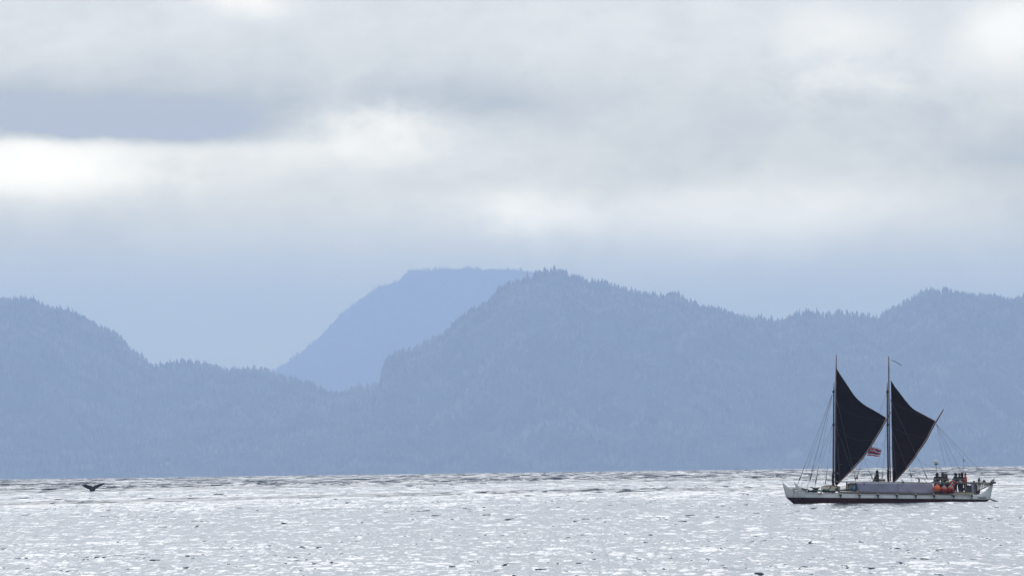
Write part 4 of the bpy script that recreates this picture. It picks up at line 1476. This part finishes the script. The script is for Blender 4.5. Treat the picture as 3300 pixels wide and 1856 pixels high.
for k in range(90):
    t = k / 90
    c = Vector(((t - .55) * .36, 0, (t - .45) * .46)) + Vector((rl.uniform(-.07, .07), rl.uniform(-.12, .12), rl.uniform(-.06, .06)))
    d = Vector((rl.uniform(-1, 1), rl.uniform(-1, 1), rl.uniform(-1, 1))).normalized()
    e = d.orthogonal().normalized() * .03
    q = [bm.verts.new(x) for x in (c, c + d * .06 + e, c + d * .14, c + d * .06 - e)]
    bm.faces.new(q)
bm_obj('leaves', bm, M['leaf_dark'], o, smooth=False)
o = thing('steering_paddle', 3190, 1608, -1.7, 'long black steering paddle trailing in the water behind the stern', 'paddle')
b0 = P(3190, 1608, -1.7)
bm = bmesh.new()
add_tube(bm, [P(3186, 1600, -1.6) - b0, P(3196, 1609.5, -1.7) - b0, P(3206, 1612.5, -1.7) - b0], [.05, .055, .06], 8)
bm_obj('shaft', bm, M['black_paddle'], o)
bm = bmesh.new()
add_prism(bm, [P(u, v, -1.7) - b0 for u, v in [(3194, 1607.3), (3200, 1608.6), (3212, 1612.2), (3224, 1615.6), (3224.5, 1617), (3210, 1616.5), (3200, 1613), (3195, 1611)]], Vector((0, .06, 0)))
bmesh.ops.bevel(bm, geom=bm.edges[:], offset=.012, segments=1, affect='EDGES')
bm_obj('blade', bm, M['black_paddle'], o, smooth=False)


# ------------------------------------------------------------------ people
def skinned(name, verts, edges, radii, m, parent, root=0, sub=1):
    me_ = bpy.data.meshes.new(name)
    me_.from_pydata([tuple(v) for v in verts], edges, [])
    me_.materials.append(m)
    o_ = link(name, me_, parent)
    sk = o_.modifiers.new('skin', 'SKIN')
    sk.use_smooth_shade = True
    for i, r_ in enumerate(radii):
        r2 = r_ if isinstance(r_, tuple) else (r_, r_)
        me_.skin_vertices[0].data[i].radius = r2
        me_.skin_vertices[0].data[i].use_root = (i == root)
    ss = o_.modifiers.new('smooth', 'SUBSURF')
    ss.levels = sub
    ss.render_levels = sub
    return o_


def person(u, v, Y, face, H, jacket, hood, hair, label, pose='stand', arm=(0.3, 0.3), lean=0.0):
    """face: heading in degrees, 0 = towards canoe stern (+X), 180 = towards bow, 270 = towards the viewer"""
    o = thing('person', u, v, Y, label, 'person', 'crew aboard the canoe', math.radians(face))
    k = H / 1.7
    # forward = +x, left = +y
    if pose == 'stand':
        pel = Vector((0, 0, .92))
        hips = [Vector((0, s * .10, .90)) for s in (1, -1)]
        knees = [Vector((.03, s * .11, .50)) for s in (1, -1)]
        ank = [Vector((-.02, s * .12, .09)) for s in (1, -1)]
        toe = [Vector((.17, s * .13, .04)) for s in (1, -1)]
    else:
        pel = Vector((0, 0, .18))
        hips = [Vector((.02, s * .10, .17)) for s in (1, -1)]
        knees = [Vector((.20, s * .13, .44)) for s in (1, -1)]
        ank = [Vector((.24, s * .12, .09)) for s in (1, -1)]
        toe = [Vector((.38, s * .13, .04)) for s in (1, -1)]
    sp = pel + Vector((lean * .15, 0, .22))
    ch = pel + Vector((lean * .3, 0, .42))
    nk = pel + Vector((lean * .42, 0, .55))
    hd = pel + Vector((lean * .5 + .02, 0, .68))
    cr = pel + Vector((lean * .5 + .01, 0, .755))
    sh = [ch + Vector((0, s * .19, .06)) for s in (1, -1)]
    el = [sh[i] + Vector((.04 + arm[i] * .10, (1, -1)[i] * .07, -.27 + arm[i] * .05)) for i in (0, 1)]
    wr = [el[i] + Vector((.10 + arm[i] * .22, (1, -1)[i] * -.03, -.22 + arm[i] * .22)) for i in (0, 1)]
    hnd = [wr[i] + (wr[i] - el[i]).normalized() * .09 for i in (0, 1)]

    def sc(L): return [p_ * k for p_ in L]
    # body, one continuous figure
    V_ = [pel, sp, ch, nk, hd, cr, hd + Vector((.105, 0, -.015))]
    E_ = [(0, 1), (1, 2), (2, 3), (3, 4), (4, 5), (4, 6)]
    Rr_ = [.13, .12, .13, .055, .085, .06, .018]
    for i in (0, 1):
        n0 = len(V_)
        V_ += [sh[i], el[i], wr[i], hnd[i]]
        E_ += [(2, n0), (n0, n0 + 1), (n0 + 1, n0 + 2), (n0 + 2, n0 + 3)]
        Rr_ += [.055, .042, .03, .036]
        hdir = (wr[i] - el[i]).normalized()
        side = hdir.cross(Vector((0, 0, 1))).normalized()
        for f_, (off, ln) in enumerate(((-.030, .065), (-.010, .080), (.010, .075), (.030, .055))):
            b_ = len(V_)
            V_ += [hnd[i] + side * off + hdir * .03, hnd[i] + side * off + hdir * (.03 + ln * .6) + Vector((0, 0, -.012)), hnd[i] + side * off + hdir * (.03 + ln * .85) + Vector((0, 0, -.04))]
            E_ += [(n0 + 3, b_), (b_, b_ + 1), (b_ + 1, b_ + 2)]
            Rr_ += [.010, .009, .008]
        b_ = len(V_)
        s_ = 1 if i == 0 else -1
        V_ += [wr[i] + hdir * .05 + side * -.045 * s_, wr[i] + hdir * .09 + side * -.062 * s_]
        E_ += [(n0 + 2, b_), (b_, b_ + 1)]
        Rr_ += [.012, .009]
        n1 = len(V_)
        V_ += [hips[i], knees[i], ank[i], toe[i]]
        E_ += [(0, n1), (n1, n1 + 1), (n1 + 1, n1 + 2), (n1 + 2, n1 + 3)]
        Rr_ += [.085, .06, .042, .035]
    skinned('body', sc(V_), E_, [r_ * k for r_ in Rr_], M['skin'], o, 0, 1)
    # jacket
    V_ = [pel + Vector((0, 0, -.10)), pel + Vector((0, 0, .04)), sp, ch, nk + Vector((0, 0, -.01))]
    E_ = [(0, 1), (1, 2), (2, 3), (3, 4)]
    Rr_ = [(.19, .17), (.18, .165), (.175, .16), (.175, .16), (.085, .085)]
    for i in (0, 1):
        n0 = len(V_)
        V_ += [sh[i], el[i], wr[i]]
        E_ += [(3, n0), (n0, n0 + 1), (n0 + 1, n0 + 2)]
        Rr_ += [.085, .068, .05]
    skinned('jacket', sc(V_), E_, [(r_ * k if not isinstance(r_, tuple) else (r_[0] * k, r_[1] * k)) for r_ in Rr_], M[jacket], o, 0, 1)
    # trousers and boots
    V_ = [pel + Vector((0, 0, -.03))]
    E_, Rr_ = [], [.15]
    for i in (0, 1):
        n0 = len(V_)
        V_ += [hips[i] + Vector((0, 0, -.05)), knees[i], ank[i] + Vector((0, 0, .05))]
        E_ += [(0, n0), (n0, n0 + 1), (n0 + 1, n0 + 2)]
        Rr_ += [.11, .085, .07]
    skinned('trousers', sc(V_), E_, [r_ * k for r_ in Rr_], M['trousers'], o, 0, 1)
    for i in (0, 1):
        bm = bmesh.new()
        a_, t_ = ank[i] * k, toe[i] * k
        add_tube(bm, [a_ + Vector((0, 0, .10)), a_, (a_ + t_) * .5 + Vector((0, 0, -.01)), t_ + Vector((.03, 0, 0))], [.06, .062, .055, .03], 8)
        bm_obj('boot', bm, M['dark_metal'], o)
    # hood or hair: a shell round the skull, open at the face
    bm = bmesh.new()
    bmesh.ops.create_uvsphere(bm, u_segments=18, v_segments=12, radius=1)
    for v_ in bm.verts:
        z_ = v_.co.z
        if hood:
            v_.co = Vector((v_.co.x * .145 - .02, v_.co.y * .135, z_ * .175 + (0.015 if z_ > .6 else 0)))
            if z_ < -.4:
                v_.co.y *= 1.25
                v_.co.x *= 1.1
        else:
            v_.co = Vector((v_.co.x * .118 - .018, v_.co.y * .10, z_ * .128 + .02))
    lim = .095 if hood else .055
    bmesh.ops.delete(bm, geom=[f_ for f_ in bm.faces if f_.calc_center_median().x > (lim if hood else lim - .02) and (f_.calc_center_median().z < (.10 if hood else .07))], context='FACES')
    if not hood:
        bmesh.ops.delete(bm, geom=[f_ for f_ in bm.faces if f_.calc_center_median().z < -.06], context='FACES')
    bmesh.ops.transform(bm, matrix=Matrix.Translation((hd + Vector((0, 0, .01))) * k) @ Matrix.Scale(k, 4), verts=bm.verts)
    hh_ = bm_obj('hood' if hood else 'hair', bm, M[hair], o)
    md = hh_.modifiers.new('thickness', 'SOLIDIFY')
    md.thickness = .014
    for s in (1, -1):
        bm = bmesh.new()
        bmesh.ops.create_icosphere(bm, subdivisions=1, radius=.012)
        bmesh.ops.translate(bm, vec=(hd + Vector((.078, s * .032, .012))) * k, verts=bm.verts)
        bm_obj('eye', bm, M['eye'], o)
    return o


person(2826, 1550.3, -.3, 190, 1.62, 'jacket_black', True, 'jacket_black', 'person in black hooded jacket seated alone on the platform before the aft mast', 'sit', (.2, .2))
person(3020.5, 1587, -.9, 250, 1.70, 'jacket_navy', True, 'jacket_navy', 'person in dark hooded jacket standing right under the satellite dome', arm=(.6, .5))
person(3045, 1588, -1.0, 265, 1.70, 'jacket_black', False, 'cap_red', 'person in dark jacket with reddish brown knit cap, middle of the rail group', arm=(.9, .9))
person(3040, 1588, .2, 240, 1.74, 'jacket_green', True, 'jacket_green', 'person in grey green hood, mostly hidden behind the red capped sailor', arm=(.3, .3))
person(3054.8, 1589, -.3, 200, 1.62, 'jacket_navy', True, 'jacket_navy', 'person in navy hooded jacket leaning beside the red capped sailor', arm=(.5, .5), lean=.3)
person(3080.5, 1587, -1.1, 200, 1.70, 'jacket_teal', True, 'jacket_black', 'person in dark teal jacket with black hood behind the life ring', arm=(.5, .4))
person(3093.5, 1588, -.7, 185, 1.74, 'jacket_brown', False, 'hair_brown', 'person with light brown hair in dark jacket, between teal and red jackets', arm=(.6, .6))
person(3103, 1588, .1, 180, 1.75, 'jacket_black', True, 'jacket_black', 'person in black hood partly hidden behind the red jacket', arm=(.3, .3))
person(3112.5, 1588, -.8, 175, 1.74, 'jacket_red', False, 'cap_grey', 'person in bright orange red jacket with grey cap at the end of the rail', arm=(.5, .2))
person(3100.5, 1588, -1.6, 250, 1.15, 'jacket_black', True, 'jacket_black', 'person in black crouching low on the stern deck behind the rail post', 'sit', arm=(.6, .6))

# ------------------------------------------------------------------ whale
WU0, WV0 = 298, 1583
wb = sea_hit(WU0, WV0)
WS = (wb - Vector((0, 0, CAM_H))).dot(fwd) / FOC


def zf(x, y):
    return ((x / 20.7 + 240 - WU0) * WS, -(y / 20.7 + 1530 - WV0) * WS)


top = [(500, 645), (600, 658), (750, 655), (900, 680), (1050, 710), (1170, 748), (1215, 800), (1280, 750), (1380, 708), (1550, 640), (1700, 600), (1900, 575), (2030, 530)]
bot = [(500, 660), (560, 770), (700, 860), (850, 930), (950, 970), (1030, 1030), (1100, 1095), (1300, 1090), (1350, 1030), (1400, 970), (1550, 890), (1700, 800), (1850, 720), (1950, 660), (2020, 590), (2032, 545)]
xs_ = np.unique(np.concatenate([np.linspace(502, 2028, 56), [1215, 1100, 1300]]))
ty = np.interp(xs_, [p[0] for p in top], [p[1] for p in top])
by = np.interp(xs_, [p[0] for p in bot], [p[1] for p in bot])
bm = bmesh.new()
rings = []
for x, a, b in zip(xs_, ty, by):
    X0, zt = zf(x, a)
    _, zb = zf(x, b)
    c_ = math.exp(-((x - 1205) / 170.0) ** 2)
    th = .025 + .20 * c_ + .05 * (1 - abs(x - 1205) / 900)
    sk = max(0.0, min(1.0, 1.0 - (abs(x - 1205) - 70) / 110.0))
    zb = zb - 1.6 * sk                     # the tail stock goes on under the water
    th += .12 * sk
    ring = []
    for kk in range(12):
        an = kk * 2 * math.pi / 12
        zz = (zt + zb) / 2 + (zt - zb) / 2 * math.cos(an)
        fl = -.25 * abs(x - 1205) / 800 * .8                  # tips sweep towards the viewer
        ring.append(bm.verts.new((X0, fl + th * math.sin(an) * (0.55 + .45 * (zt - zz) / max(.01, zt - zb)) + max(0, -zz) * .5, zz)))
    rings.append(ring)
for a, b in zip(rings, rings[1:]):
    for kk in range(12):
        bm.faces.new((a[kk], a[(kk + 1) % 12], b[(kk + 1) % 12], b[kk]))
bm.faces.new(rings[0])
bm.faces.new(rings[-1][::-1])
wo = bm_obj('whale', bm, M['whale'])
wo.matrix_world = Matrix.Translation(wb + Vector((0, 0, 0.07))) @ Matrix.Rotation(ROLL, 4, 'Y')
tag(wo, 'dark whale tail raised above the bright water far left of the canoe', 'whale')

# ------------------------------------------------------------------ haze
HAZE = True
if HAZE:
    bm = bmesh.new()
    x0, x1, y0, y1, z0, z1 = -90000, 90000, -90000, 88000, -620, 1440
    add_box(bm, ((x0 + x1) / 2, (y0 + y1) / 2, (z0 + z1) / 2), (x1 - x0, y1 - y0, z1 - z0))
    hm_ = bpy.data.materials.new('haze')
    hm_.use_nodes = True
    t = hm_.node_tree
    t.nodes.clear()
    out = t.nodes.new('ShaderNodeOutputMaterial')
    pv = t.nodes.new('ShaderNodeVolumePrincipled')
    pv.inputs['Color'].default_value = (0.57, 0.735, 1.0, 1)
    pv.inputs['Density'].default_value = 3.3e-5
    pv.inputs['Anisotropy'].default_value = 0.55
    t.links.new(pv.outputs[0], out.inputs['Volume'])
    ho = bm_obj('haze', bm, hm_, smooth=False)
    tag(ho, kind='stuff')
    ho.display_type = 'WIRE'
